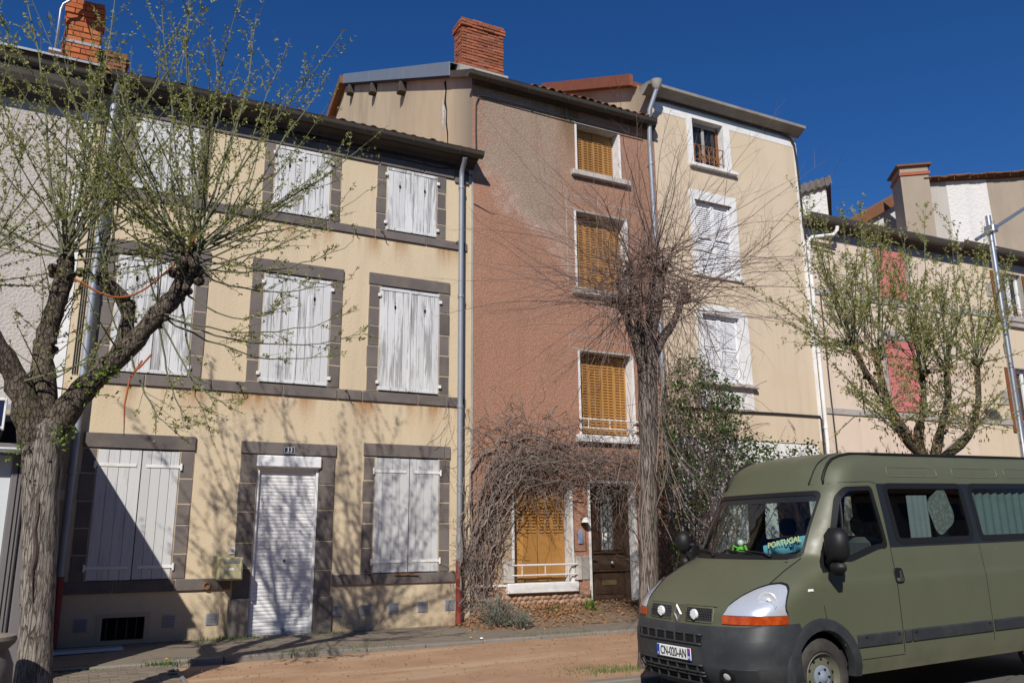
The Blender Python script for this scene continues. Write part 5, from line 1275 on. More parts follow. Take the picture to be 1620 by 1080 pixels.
obj('plate_band', MB().box(px_-.0015, px_-.0001, .215, .258, .497, .603), pm('plate_blue', (.02, .07, .42), .4, .05, bump=0), pl); obj('plate_band', MB().box(px_-.0015, px_-.0001, -.258, -.215, .497, .603), bpy.data.materials['plate_blue'], pl)
ORG_T = (rad(90), 0, rad(-90))
text('plate_text', 'CN-020-AN', .112, (px_-.0018, 0, .548), ORG_T, TXTB, pl, sx=.70, bold=.0012)
text('plate_code', 'F', .035, (px_-.0022, .236, .515), ORG_T, TXTW, pl); text('plate_code', '01', .035, (px_-.0022, -.236, .52), ORG_T, TXTW, pl)
obj('plate_mark', MB().lathe([(.013, -.0004), (.0, -.0006)], 12, (px_-.0016, -.236, .578), 'x'), pm('plate_red', (.5, .02, .03), .5, bump=0), pl)
# antenna on the roof front
obj('aerial', MB().tube([Sfront(-.60, zz)+Vector((-.012, 0, .014)) for zz in (2.12, 2.18, 2.26, 2.33, 2.38, 2.42, 2.45)], [.010, .007, .006, .005, .005, .004, .004], 6), RUBBER, VAN)
# cabin
obj('floor', MB().box(.62, 5.2, -.90, .90, .40, .55), INTD, VAN)
obj('dashboard', MB().prism([(.80, 1.05), (.80, 1.375), (1.0, 1.40), (1.28, 1.36), (1.35, 1.25), (1.25, 1.0)], lambda p_, q_, t: (p_, t, q_), -.70, .70), INTD, VAN, smooth=30)
sw = MB(); sw.grid([[(Vector((1.48, -.45, 1.30))+Matrix.Rotation(rad(-28), 3, 'Y') @ Vector((.014*math.cos(b_)*0+.014*math.sin(b_), (.20+.014*math.cos(b_))*math.cos(a_), (.20+.014*math.cos(b_))*math.sin(a_)))) for b_ in [2*math.pi*j/6 for j in range(6)]] for a_ in [2*math.pi*i/24 for i in range(25)]], True)
obj('steering_wheel', sw, INTD, VAN, smooth=True)
for yy, wv in ((-.45, .25), (.40, .40)):
    st = obj('seat', MB().bev(1.62, 2.12, yy-wv, yy+wv, .80, 1.0, .05), INTG, VAN, smooth=40)
    obj('backrest', MB().bev(2.08, 2.24, yy-wv, yy+wv, .98, 1.58, .06), INTG, st, smooth=40)
    for dy in ((0,) if wv < .3 else (-.2, .2)): obj('headrest', MB().bev(2.14, 2.25, yy+dy-.13, yy+dy+.13, 1.60, 1.80, .05), INTD, st, smooth=40)
obj('partition', MB().box(3.60, 3.63, -.83, .83, .5, 2.1), INTD, VAN)
ct = MB(); ct.grid([[(2.46+.32*k/16, -.86+.02*math.sin(k*1.4)+.02*(zz < 1.6), zz) for k in range(17)] for zz in (1.2, 1.6, 2.0)])
obj('curtain', ct, pm('grey_green_curtain', (.36, .385, .375), .9, .1), VAN, smooth=True)
ct = MB(); ct.grid([[(3.52+1.46*k/60, -.835+.012*math.sin(k*1.1), zz) for k in range(61)] for zz in (1.3, 1.7, 2.10)]); obj('curtain', ct, pm('pale_teal_curtain', (.27, .33, .32), .9, .25, 3.), VAN, smooth=True)
ca = NT('camouflage_print', .8); v = ca.oc(jitter=False); ca.col(ca.ramp(ca.noise(v, 22., 2, .5), [(.40, (.42, .42, .38)), (.47, (.24, .26, .22)), (.53, (.36, .30, .27)), (.6, (.20, .33, .30))], 'CONSTANT'))
sh = MB(); sh.add([(2.98+.20*math.cos(t)*(1-.10*math.cos(4*(t-.45))), -.875, 1.83+.235*math.sin(t)*(1-.10*math.cos(4*(t-.45)))) for t in [2*math.pi*k/28 for k in range(28)]], [tuple(range(28))]); obj('sun_shade', sh, ca.mat, VAN)
# things on the dashboard
sf = thing('scarf', 'pale blue scarf with yellow letters lying on the van dashboard', 'scarf', (0, 0, 0), local=True)
sf.parent = None
def vw(p): return VAN.matrix_basis @ Vector(p)
bpy.context.view_layer.update()
SFB = pm('pale_blue_knit', (.20, .52, .66), .9, .12, 20.)
def scarf():
    mb = MB(); n_ = 14; R_ = []
    for k in range(n_+1):
        t = k/n_; y = -.30-.42*t; p = Sfront(y, 1.46+.10*t); p = p+Vector((.10+.02*math.sin(k*.9), 0, 0))
        R_.append([vw((p.x+.05, y, 1.405+.09*t)), vw((p.x, y, 1.45+.09*t)), vw((p.x-.005, y, 1.52+.10*t))])
    mb.grid(R_); mb.grid([[q+Vector((.008, .004, .004)) for q in r] for r in R_]); return mb
ORG[sf] = vw((1.0, -.5, 1.4)); sf.location = ORG[sf]
obj('scarf_cloth', scarf(), SFB, sf, smooth=True)
c_ = bpy.data.curves.new('t', 'FONT'); c_.body = 'PORTUGAL'; c_.size = .085; c_.align_x = 'CENTER'; c_.align_y = 'CENTER'; c_.extrude = .001; c_.offset = .002
o_ = bpy.data.objects.new('t', c_); COL.objects.link(o_); me = bpy.data.meshes.new_from_object(o_.evaluated_get(bpy.context.evaluated_depsgraph_get())); bpy.data.objects.remove(o_)
me.materials.clear(); me.materials.append(pm('pale_yellow_letters', (.75, .72, .36), .8, .05, bump=0))
pa, pb = Vector((Sfront(-.34, 1.5).x+.09, -.34, 1.495)), Vector((Sfront(-.70, 1.56).x+.085, -.70, 1.575))
tx = (pb-pa).normalized(); nz = Vector((-.55, -.3, .35)); ty = (nz-tx*nz.dot(tx)).normalized(); ty = ty.cross(tx); ty = -ty if ty.z < 0 else ty; tz = tx.cross(ty)
lt = bpy.data.objects.new('scarf_lettering', me); COL.objects.link(lt); lt.parent = sf
M_ = VAN.matrix_basis.to_3x3() @ Matrix((tx, ty, tz)).transposed(); lt.rotation_euler = M_.to_euler(); lt.location = vw((pa+pb)/2+tz*.046*(1 if tz.x < 0 else -1))-ORG[sf]; lt.scale = (.82, 1, 1)
ty_ = thing('dash_toy', 'little green and white toy on the van dashboard behind the windscreen', 'toy', vw((.92, .08, 1.42)))
p = vw((.95, .08, 1.43)); obj('toy_body', MB().lathe([(.0, 0), (.05, .02), (.055, .05), (.03, .08), (0, .09)], 12, p), pm('lime_plastic', (.14, .55, .05), .5, .05, bump=0), ty_, smooth=True)
obj('toy_head', MB().lathe([(.0, .085), (.03, .10), (.035, .125), (.02, .15), (0, .155)], 12, p), TXTW, ty_, smooth=True)
for s in (-1, 1): obj('toy_arm', MB().tube([p+Vector((0, s*.03, .06)), p+Vector((-.02, s*.09, .09)), p+Vector((-.02, s*.11, .04))], .012, 6), bpy.data.materials['lime_plastic'], ty_)

# ------------------------------------------------------------------ plants
def at(px, py, Y):
    """the point at depth Y (metres in front of the lens foot) seen at photo pixel px, py"""
    d = [sum(r*c for r, c in zip(row, (px-810., 540.-py, -1302.2))) for row in ROT]
    t = Y/d[1]; return Vector((d[0]*t, Y, CAMZ+d[2]*t))
def rv(k=1.): return Vector((random.gauss(0, k), random.gauss(0, k), random.gauss(0, k)))
def grow(p, d, length, n, up=0., wob=.06, droop=0.):
    pts = [p.copy()]; d = d.normalized(); st = length/n
    for i in range(n):
        d = (d + Vector((0, 0, up-droop*(i/n))) + rv(wob)).normalized(); p = p+d*st; pts.append(p.copy())
    return pts
def along(pts, t):
    f = t*(len(pts)-1); i = min(int(f), len(pts)-2); return pts[i].lerp(pts[i+1], f-i), (pts[i+1]-pts[i]).normalized()
def side(d):
    o_ = d.orthogonal().normalized(); return Matrix.Rotation(U(0, 6.283), 3, d) @ o_
def leaf(mb, p, d, L_, w_):
    s_ = side(d)*w_*.5; mb.add([p, p+d*L_*.5+s_, p+d*L_, p+d*L_*.5-s_], [(0, 1, 2, 3)])
def cluster(mb, p, d, n, L_, w_, spread=.9):
    for _ in range(n): leaf(mb, p+rv(.006), (d*.5+rv(spread)).normalized(), L_*U(.6, 1.15), w_*U(.7, 1.2))
def limb(mb, pts, rr, n=14, rough=.12, sub_=4):
    P = [Vector(p) for p in pts]; Q = []; R_ = []
    for i in range(len(P)-1):
        p0, p1, p2, p3 = P[max(i-1, 0)], P[i], P[i+1], P[min(i+2, len(P)-1)]
        for k in range(sub_):
            t = k/sub_; Q.append(.5*((2*p1)+(p2-p0)*t+(2*p0-5*p1+4*p2-p3)*t*t+(3*p1-p0-3*p2+p3)*t**3)); R_.append((rr[i]*(1-t)+rr[i+1]*t)*U(1-rough, 1+rough))
    Q.append(P[-1]); R_.append(rr[-1])
    b = len(mb.v); mb.tube(Q, R_, n)
    for i in range(b, len(mb.v)):
        c = Q[min((i-b)//n, len(Q)-1)]; v = Vector(mb.v[i]); mb.v[i] = tuple(c+(v-c)*U(1-rough*.8, 1+rough*.8))
    return Q
def knob(mb, c, r, n=14):
    for _ in range(n):
        p = c+rv(r*.42); mb.lathe([(.0, -r*.45), (r*.32, -r*.3), (r*.42, 0), (r*.3, r*.3), (0, r*.42)], 7, p)
def shoots(tw, lf, heads, cfg):
    for (c, n, spec) in heads:
        for _ in range(n):
            az = spec.get('az', lambda: U(0, 6.283))(); el = rad(U(*spec['el'])); ln = U(*spec['len'])*(1. if cfg.get('full') else .55+.45*math.sin(max(el, 0.))**.7)
            d = Vector((math.cos(az)*math.cos(el), math.sin(az)*math.cos(el), math.sin(el)))
            p = c+rv(cfg.get('root', .05)); r0 = U(*cfg['r'])*(.6+.4*ln/2.5)
            ns = cfg.get('ns', 9); pts = grow(p, d, ln, ns, cfg.get('up', .02), cfg.get('wob', .05), spec.get('droop', 0.))
            tw.tube(pts, [r0*(1-.82*i/ns) for i in range(ns+1)], cfg.get('sides', 5), False)
            nt_ = int(ln*cfg['twigs'])
            for k in range(nt_):
                t = U(cfg.get('t0', .25), 1.); q, dd = along(pts, t)
                d2 = (dd*U(.7, 1.2)+side(dd)*U(.5, 1.)).normalized(); l2 = ln*U(*cfg['tl'])*(1.15-.7*t)
                p2 = grow(q, d2, l2, 4, cfg.get('up2', .05), cfg.get('wob2', .09)); r2 = max(.0018, r0*(1-.8*t)*.55)
                tw.tube(p2, [r2*(1-.7*i/4) for i in range(5)], 3, False)
                if cfg.get('twig3') and random.random() < cfg['twig3']:
                    q3, d3 = along(p2, U(.2, .8)); p3 = grow(q3, (d3+side(d3)*.9).normalized(), l2*U(.3, .7), 3, .0, .15); tw.tube(p3, [r2*.6, r2*.5, r2*.4, r2*.3], 3, False)
                if lf is not None:
                    m_ = max(1, int(l2/cfg['ls']))
                    for j in range(m_):
                        q3, d3 = along(p2, (j+U(.3, 1.))/m_*.98); cfg['leaf'](lf, q3, d3)
            if lf is not None:
                m_ = int(ln*.75/cfg['ls']*.5)
                for j in range(m_):
                    q3, d3 = along(pts, U(.28, 1.)); cfg['leaf'](lf, q3, d3)

# --- leafing pollard on the left
random.seed(21)
LT = thing('pollard_tree', 'large pollarded tree with pale split trunk and young olive leaves, at the left', 'tree', (-.26, 8.75, .14))
tk = MB(); limb(tk, [(-.23, 8.75, -.1), (-.25, 8.75, .25), (-.27, 8.75, .7), (-.31, 8.75, 1.3), (-.36, 8.75, 1.95), (-.40, 8.75, 2.45), (-.41, 8.75, 2.62), (-.40, 8.75, 2.72), (-.39, 8.75, 2.80)], [.22, .165, .142, .142, .152, .166, .178, .15, .05], 22, .035)
trunk = obj('trunk', tk, BARK1, LT, smooth=True)
sc_ = MB(); sc_.grid([[Vector((-.30-.035*k/8+.02*math.sin(k*2.), 8.75-.162+.004*abs(s_), .3+2.0*k/8))+Vector((s_*(.012+.020*(k in (4, 5))), 0, 0)) for s_ in (-1, 0, 1)] for k in range(9)]); sc_ = MB(); zz_ = [1.15, 1.3, 1.42, 1.5, 1.62, 1.75, 1.9, 2.0]; ww_ = [.003, .008, .014, .02, .024, .016, .010, .003]
sc_.grid([[Vector((-.335-.05*(z-1.1)+.012*math.sin(z*17)+s_*w_, 8.75-.156-.004*z+.012*abs(s_), z)) for s_ in (-1, 0, 1)] for z, w_ in zip(zz_, ww_)]); obj('bark_split', sc_, IRON, trunk)
lm = MB()
L_R = [at(*p) for p in ((66, 735, 8.77), (78, 690, 8.75), (120, 630, 8.75), (160, 590, 8.7), (205, 548, 8.65), (250, 497, 8.6), (284, 458, 8.6), (298, 420, 8.6), (304, 388, 8.6))]
L_S = [at(*p) for p in ((165, 592, 8.72), (190, 545, 8.78), (203, 497, 8.82), (186, 462, 8.82), (166, 448, 8.80), (160, 430, 8.8))]
L_C = [at(*p) for p in ((64, 740, 8.78), (72, 690, 8.78), (68, 600, 8.8), (72, 540, 8.85), (88, 485, 8.85), (102, 435, 8.85), (108, 395, 8.85))]
L_L = [at(*p) for p in ((66, 735, 8.74), (58, 690, 8.74), (30, 610, 8.7), (6, 565, 8.65), (-40, 500, 8.6), (-75, 440, 8.6))]
limb(lm, L_R, [.13, .135, .115, .100, .090, .085, .088, .092, .045], 14, .10); limb(lm, L_S, [.065, .062, .072, .066, .05, .03], 11, .14); limb(lm, L_C, [.14, .13, .105, .088, .085, .078, .05], 13, .14); limb(lm, L_L, [.14, .145, .11, .10, .09, .08], 12, .12)
H1, H2, H3, H4 = at(303, 400, 8.6), at(107, 400, 8.85), at(162, 438, 8.8), at(-70, 450, 8.6)
knob(lm, at(298, 430, 8.6), .14, 22); knob(lm, H1, .10, 10); knob(lm, at(104, 425, 8.85), .12, 14); knob(lm, at(160, 440, 8.8), .07, 8); knob(lm, at(205, 485, 8.82), .08, 8); knob(lm, at(72, 545, 8.85), .11, 12)
for q_ in L_R[2:-1]+L_C[2:-1]: knob(lm, q_+rv(.03), .095, 4)
obj('limbs', lm, BARK1U, LT, smooth=True)
tw, lf = MB(), MB()
ylf = lambda mb, p, d: cluster(mb, p, d, random.choice((3, 3, 4, 5)), .040, .017)
CF = {'r': (.008, .0155), 'twigs': 4.8, 'tl': (.09, .27), 'ls': .056, 'leaf': ylf, 'up': .028, 'wob': .06, 'ns': 10, 't0': .14}
shoots(tw, lf, [(H1, 20, {'el': (38, 86), 'len': (2.2, 3.9)}), (H1, 22, {'el': (2, 48), 'len': (2.0, 3.3)}), (H1, 14, {'el': (-30, 10), 'len': (1.6, 2.8), 'droop': .02}),
                (H2, 17, {'el': (45, 86), 'len': (2.2, 3.8)}), (H2, 13, {'el': (0, 45), 'len': (1.6, 2.8)}), (H3, 5, {'el': (55, 85), 'len': (1.5, 3.0)}),
                (H4, 12, {'el': (30, 80), 'len': (2., 3.4)}), (H4, 10, {'el': (-5, 35), 'len': (1.2, 2.4)}), (L_C[3], 8, {'el': (10, 70), 'len': (.6, 1.6)})], CF)
for c in (L_R[3], L_R[4], L_R[5], L_R[6], L_C[2], L_L[2]):
    shoots(tw, lf, [(c, 4, {'el': (-20, 75), 'len': (.6, 1.7), 'droop': .04})], CF)
# a few long arching shoots to the right and hanging ones
for (p, q, dr) in ((L_R[7], (580, 300, 8.2), 0), (L_R[7], (560, 380, 8.9), 0), (L_R[5], (590, 525, 8.4), 0), (L_R[5], (545, 560, 8.8), 0), (L_R[5], (570, 490, 8.2), 0), (L_R[7], (555, 440, 8.5), 0), (L_R[6], (330, 670, 8.5), 0), (L_R[5], (300, 665, 8.6), 0), (L_R[4], (290, 680, 8.4), 0), (L_R[5], (375, 640, 8.3), 0), (L_R[7], (470, 345, 8.1), 0), (L_R[7], (520, 250, 8.9), 0), (L_R[6], (460, 480, 8.2), 0)):
    e = at(*q); n_ = 12; pts = []
    for i in range(n_+1):
        t = i/n_; m_ = p.lerp(e, t); m_ = m_ + Vector((0, 0, -.22*math.sin(math.pi*t))) + rv(.012); pts.append(m_)
    tw.tube(pts, [.012*(1-.8*i/n_) for i in range(n_+1)], 5, False)
    for k in range(13):
        q_, d_ = along(pts, U(.3, 1.)); p2 = grow(q_, (d_+side(d_)*.6).normalized(), U(.12, .38), 4, .06, .08); tw.tube(p2, [.003, .003, .0025, .002, .0015], 3, False)
        for j in range(4): q3, d3 = along(p2, U(.2, 1.)); ylf(lf, q3, d3)
obj('branches', tw, TWIGG, LT)
obj('leaves', lf, LEAFY, LT)
gl_ = MB()
for (px, py, r_) in ((150, 605, .13), (138, 590, .10), (165, 590, .10), (30, 715, .08), (100, 680, .07), (100, 700, .06), (270, 345, .07), (35, 355, .06)):
    c = at(px, py, 8.55)
    for _ in range(int(150*r_)): cluster(gl_, c+rv(r_*.75), rv(1).normalized(), 3, .045, .022)
obj('fresh_leaves', gl_, LEAFG, LT)
orr = MB(); n_ = 16; a_, b_ = at(118, 441, 8.5), at(290, 405, 8.5)
orr.tube([a_.lerp(b_, k/n_)+Vector((0, 0, -.30*math.sin(math.pi*k/n_)**1.1)) for k in range(n_+1)], .010, 6); orr.tube([at(225, 570, 8.5), at(205, 600, 8.5), at(197, 640, 8.5), at(196, 690, 8.5)], [.010, .009, .008, .004], 5)
orr.tube([at(240, 560, 8.5), at(222, 580, 8.5), at(207, 592, 8.5)], .010, 5); orr.tube([at(298, 395, 8.5), at(305, 380, 8.5), at(312, 372, 8.5)], .012, 5)
obj('red_shoots', orr, ROPEM, LT, smooth=True)

# --- bare pollard in the middle
random.seed(5)
MT = thing('bare_tree', 'bare pollarded tree with a slim brown trunk standing just left of the van', 'tree', (6.33, 8.75, .13))
tk = MB(); limb(tk, [(6.32, 8.75, -.1), (6.32, 8.75, .25), (6.35, 8.75, 1.0), (6.40, 8.75, 1.9), (6.44, 8.75, 2.7), (6.47, 8.75, 3.4), (6.51, 8.75, 3.85), (6.52, 8.75, 4.05)], [.19, .142, .118, .112, .118, .126, .15, .10], 18, .04)
for hd in ((990, 500, 8.65), (1003, 470, 8.9), (1030, 480, 8.75), (1042, 480, 8.6), (1068, 505, 8.85)): limb(tk, [at(1021, 590, 8.75), at((1021+hd[0])/2, (575+hd[1])/2, (8.75+hd[2])/2), at(*hd), at(hd[0]+(hd[0]-1021)*.35, hd[1]-55, hd[2]+(hd[2]-8.75)*.4)], [.10, .066, .055, .045], 10, .1)
obj('trunk', tk, BARK2, MT, smooth=True)
hs_ = [at(968, 475, 8.55), at(992, 432, 8.95), at(1033, 405, 8.75), at(1048, 425, 8.5), at(1086, 470, 8.9), at(1005, 480, 8.5)]
for h in hs_: kn = MB(); knob(kn, h, .09, 10); obj('pollard_head', kn, BARK1U, MT, smooth=True)
tw = MB()
CB = {'r': (.0050, .0086), 'twigs': 3.2, 'tl': (.14, .38), 'up': .0, 'wob': .085, 'wob2': .14, 'ns': 10, 'sides': 4, 'root': .12, 'twig3': .45, 'full': True}
for i, h in enumerate(hs_):
    shoots(tw, None, [(h, 9, {'el': (45, 84), 'len': (1.1, 2.4)}), (h, 14, {'el': (5, 45), 'len': (1.1, 2.7), 'droop': .02}), (h, 14, {'el': (-30, 10), 'len': (.9, 2.5), 'droop': .04}), (h, 7, {'el': (-70, -20), 'len': (.8, 1.7), 'droop': .05}), (h, 10, {'el': (-8, 30), 'len': (1.9, 3.0), 'droop': .015})], CB)
for _ in range(80):
    h = random.choice(hs_)+rv(.16); tw.tube(grow(h, Vector((U(-.5, .5), U(-.4, .4), -.8)), U(.5, 1.8), 8, -.06, .12), [.004]*6+[.003, .002, .002], 3, False)
for _ in range(70):
    h = random.choice(hs_)+rv(.25); tw.tube(grow(h, rv(1), U(.5, 1.1), 8, 0, .30), .0035, 3, False)
obj('branches', tw, TWIGB, MT)
vi = MB()
for k in range(9):
    a0 = U(0, 6.28); pts = []
    for i in range(14):
        z = .3+3.6*i/13; a0 += U(-.5, .5); r_ = .13+U(0, .03); xc = 6.32+.06*z
        pts.append(Vector((xc+r_*math.cos(a0), 8.75+r_*math.sin(a0), z+U(-.1, .1))))
    i0 = random.randint(0, 8); vi.tube(pts[i0:], U(.004, .008), 4, False)
for k in range(34):
    vi.tube(grow(Vector((6.50, 8.75, U(2.6, 3.9)))+rv(.14), Vector((U(-.3, .6), U(-.3, .3), -1)), U(.5, 1.6), 7, -.03, .16), .0035, 3, False)
obj('clinging_vine', vi, VINEM, MT)

# --- leafing pollard behind the van
random.seed(9)
RT = thing('leafy_pollard', 'spreading pollarded tree with yellow-green leaves rising behind the van', 'tree', (12.5, 9.0, .2))
tk = MB(); f0 = at(1470, 735, 9.0)
limb(tk, [(f0.x, 9.0, -.1), (f0.x, 9.0, .5), (f0.x, 9.0, 1.6), (f0.x, 9.0, f0.z-.3), tuple(f0)], [.24, .18, .15, .13, .10], 16, .05)
RL = [[(1470, 735, 9.), (1430, 690, 8.95), (1398, 630, 8.9), (1370, 590, 8.9), (1348, 545, 8.9)], [(1462, 735, 9.), (1453, 690, 9.1), (1462, 640, 9.15), (1458, 590, 9.15)], [(1475, 735, 9.), (1488, 680, 8.9), (1500, 630, 8.85), (1496, 580, 8.85)],
      [(1480, 735, 9.), (1530, 690, 9.05), (1547, 640, 9.1), (1545, 575, 9.1)], [(1440, 700, 8.95), (1405, 640, 9.3), (1392, 590, 9.4), (1388, 560, 9.4)]]
hd = []
for r_ in RL:
    P = [at(*p) for p in r_]; limb(tk, P, [.085, .066, .055, .05, .04][:len(P)], 11, .2); hd.append(P[-1])
for h in hd: knob(tk, h, .10, 10)
for r_ in RL:
    for q in r_[1:-1]: knob(tk, at(*q), .075, 6)
obj('trunk', tk, BARKR, RT, smooth=True)
tw, lf, lg, lb_ = MB(), MB(), MB(), MB()
def rlf(mb, p, d):
    k = random.random()
    cluster(lg if k < .15 else mb, p, d, random.choice((3, 4, 5)), .052, .020, .8)
CR = {'r': (.009, .016), 'twigs': 5.6, 'tl': (.12, .32), 'ls': .060, 'leaf': rlf, 'up': .03, 'wob': .05, 'ns': 9, 't0': .15}
for h in hd:
    shoots(tw, lf, [(h, 8, {'el': (58, 88), 'len': (1.7, 2.7)}), (h, 9, {'el': (25, 65), 'len': (1.4, 2.5)}), (h, 7, {'el': (-15, 20), 'len': (1.2, 2.3), 'droop': .02})], CR)
shoots(tw, lf, [(at(1350, 560, 8.8), 9, {'el': (-5, 45), 'len': (1.6, 2.8), 'az': lambda: U(2.4, 4.2)}), (at(1420, 680, 8.8), 8, {'el': (-10, 35), 'len': (1.2, 2.5), 'az': lambda: U(2.4, 4.6)}), (at(1540, 680, 8.8), 8, {'el': (0, 50), 'len': (1., 2.2)}), (at(1400, 640, 8.7), 7, {'el': (-20, 50), 'len': (.7, 1.6)}), (at(1465, 660, 8.7), 8, {'el': (-15, 60), 'len': (.6, 1.5)}), (at(1500, 640, 8.7), 7, {'el': (-20, 50), 'len': (.7, 1.6)})] + [(at(U(1340, 1580), U(610, 705), U(8.4, 8.9)), 3, {'el': (-35, 50), 'len': (.5, 1.3)}) for _ in range(16)], CR)
for (px, py, top) in ((1368, 560, 330), (1460, 585, 325), (1513, 580, 368), (1345, 545, 420), (1420, 560, 440), (1590, 560, 420)):
    a_, b_ = at(px, py, 8.9), at(px+U(-6, 6), top, 8.9); pts = [a_.lerp(b_, k/10)+rv(.015) for k in range(11)]
    tw.tube(pts, [.016*(1-.8*k/10) for k in range(11)], 5, False)
    for k in range(26):
        q_, d_ = along(pts, U(.2, 1.)); p2 = grow(q_, (d_*.9+side(d_)*.6).normalized(), U(.12, .42), 4, .05, .08); tw.tube(p2, .002, 3, False)
        for j in range(5): q3, d3 = along(p2, U(.15, 1.)); rlf(lf, q3, d3)
for h in hd+[at(1420, 660, 8.95), at(1500, 640, 8.85), at(1380, 600, 8.9), at(1455, 690, 9.0), at(1540, 650, 9.05)]:
    for _ in range(150):
        p = h+rv(.17)+Vector((0, 0, -.1)); leaf(lb_, p, Vector((U(-.3, .3), U(-.3, .3), -1)).normalized(), U(.05, .10), U(.015, .035))
obj('branches', tw, TWIGG, RT); obj('leaves', lf, LEAFR, RT); obj('fresh_leaves', lg, LEAFG, RT); obj('withered_leaves', lb_, LEAFB, RT)

# --- dry climber on the red house
random.seed(31)
VT = thing('dry_climber', 'tangled leafless climbing vine on the foot of the red house around its window and door', 'vine', (6.0, 13.0, .35))
st = MB()
path = [(740, 965), (748, 900), (757, 840), (775, 780), (800, 735), (840, 722), (890, 735), (930, 752), (975, 745), (1015, 758), (1035, 800)]
for k in range(85):
    n0 = U(0, 2.2) if random.random() < .65 else U(2, 7); n1 = min(10, n0+U(2.5, 6)); pts = []; ox, oy, oz = U(-20, 24), U(.06, .30), U(-20, 16)
    m_ = 12
    for i in range(m_+1):
        t = n0+(n1-n0)*i/m_; j = min(int(t), 9); f = t-j; px = path[j][0]*(1-f)+path[j+1][0]*f; py = path[j][1]*(1-f)+path[j+1][1]*f
        ox += U(-11, 11); oz += U(-11, 11); oy = min(.4, max(.03, oy+U(-.04, .04))); pts.append(at(px+ox, py+(oz if t > 2 else oz*.4), D-oy))
        if pts[-1].z < .3: pts[-1].z = .3
    r_ = U(.004, .010) if k > 14 else U(.012, .022); st.tube(pts, [r_*(1-.5*i/m_) for i in range(m_+1)], 5, False)
obj('stems', st, VINEM, VT, smooth=True)
tg_ = MB()
dense = [(732, 960), (742, 830), (775, 730), (830, 690), (900, 700), (1000, 725), (1035, 760), (1030, 800), (985, 785), (920, 770), (880, 782), (820, 775), (785, 830), (770, 960)]
spar = [(748, 655), (830, 640), (915, 660), (1010, 690), (1015, 740), (800, 730), (748, 740)]
cnt = 0
while cnt < 1350:
    if cnt < 950: px, py, pl_ = U(725, 1040), U(680, 960), dense
    else: px, py, pl_ = U(740, 1020), U(640, 745), spar
    if not inpoly(px, py, pl_): continue
    p = at(px, py, D-U(.03, .38)); p.z = max(p.z, .38)
    pts = grow(p, Vector((U(-1, 1), U(-.3, .3), U(-.9, .7))), U(.22, .8), 8, -.03, .33)
    pts = [Vector((q.x, min(q.y, D-.012), max(q.z, .34))) for q in pts]
    tg_.tube(pts, U(.0022, .0048), 3, False); cnt += 1
for _ in range(46):     # loose strands over the shutters and on the downpipe
    p = at(*random.choice(((U(830, 890), 770), (U(940, 1000), 775), (U(700, 740), U(600, 680)), (U(920, 1000), U(560, 680)))), D-.15); tg_.tube(grow(p, Vector((U(-.4, .4), -.05, -1)), U(.4, 1.1), 8, 0, .2), .0032, 3, False)
obj('tangled_twigs', tg_, VINEM, VT)
dl = MB()
for _ in range(300):
    while True:
        px, py = U(725, 1040), U(680, 960)
        if inpoly(px, py, dense): break
    leaf(dl, at(px, py, D-U(.05, .35)), rv(1).normalized(), U(.03, .06), U(.012, .03))
obj('dry_leaves', dl, LEAFB, VT)

# --- ivy and bramble thicket by the beige house
random.seed(41)
IT = thing('ivy_thicket', 'dark green ivy and bramble thicket between the bare tree and the van', 'shrub', (9.8, 12.2, .3))
reg = [(1046, 900), (1044, 620), (1075, 560), (1110, 565), (1150, 600), (1175, 650), (1195, 700), (1290, 695), (1290, 725), (1215, 745), (1165, 760), (1120, 790), (1090, 850), (1085, 900)]
iv, bs_ = MB(), MB(); cents = []
while len(cents) < 320:
    px, py = U(1040, 1295), U(555, 905)
    if not inpoly(px, py, reg): continue
    if py > 770 and random.random() < .62: continue
    cents.append(at(px, py, U(11.7, 12.9)))
for c in cents:
    r_ = U(.08, .2)
    for _ in range(random.randint(12, 24)):
        p = c+rv(r_*.55); leaf(iv, p, (rv(1)+Vector((-.2, -.6, -.2))).normalized(), U(.045, .08), U(.035, .062))
for _ in range(650):
    px, py = U(1040, 1180), U(690, 905) if random.random() < .75 else U(560, 700)
    p = at(px, py, U(11.8, 12.9)); bs_.tube(grow(p, Vector((U(-.8, .8), U(-.5, .5), U(-1, 1))), U(.3, 1.1), 7, -.02, .2), U(.0028, .006), 3, False)
for _ in range(120):
    p = Vector((U(9.6, 11.0), U(12.3, 12.9), .3)); bs_.tube(grow(p, Vector((U(-.3, .3), U(-.1, .1), 1)), U(1.5, 3.8), 10, .0, .12), [.010]*4+[.008]*3+[.006]*2+[.004]*2, 4, False)
for _ in range(90):
    p = at(U(1045, 1130), U(540, 640), U(12.0, 12.9)); bs_.tube(grow(p, Vector((U(-.4, .4), 0, -1)), U(.8, 2.2), 9, -.02, .12), .0045, 3, False)
obj('stems', bs_, pm('bramble_stem', (.13, .092, .072), .85, .35, 5., 0), IT); obj('leaves', iv, IVY, IT)

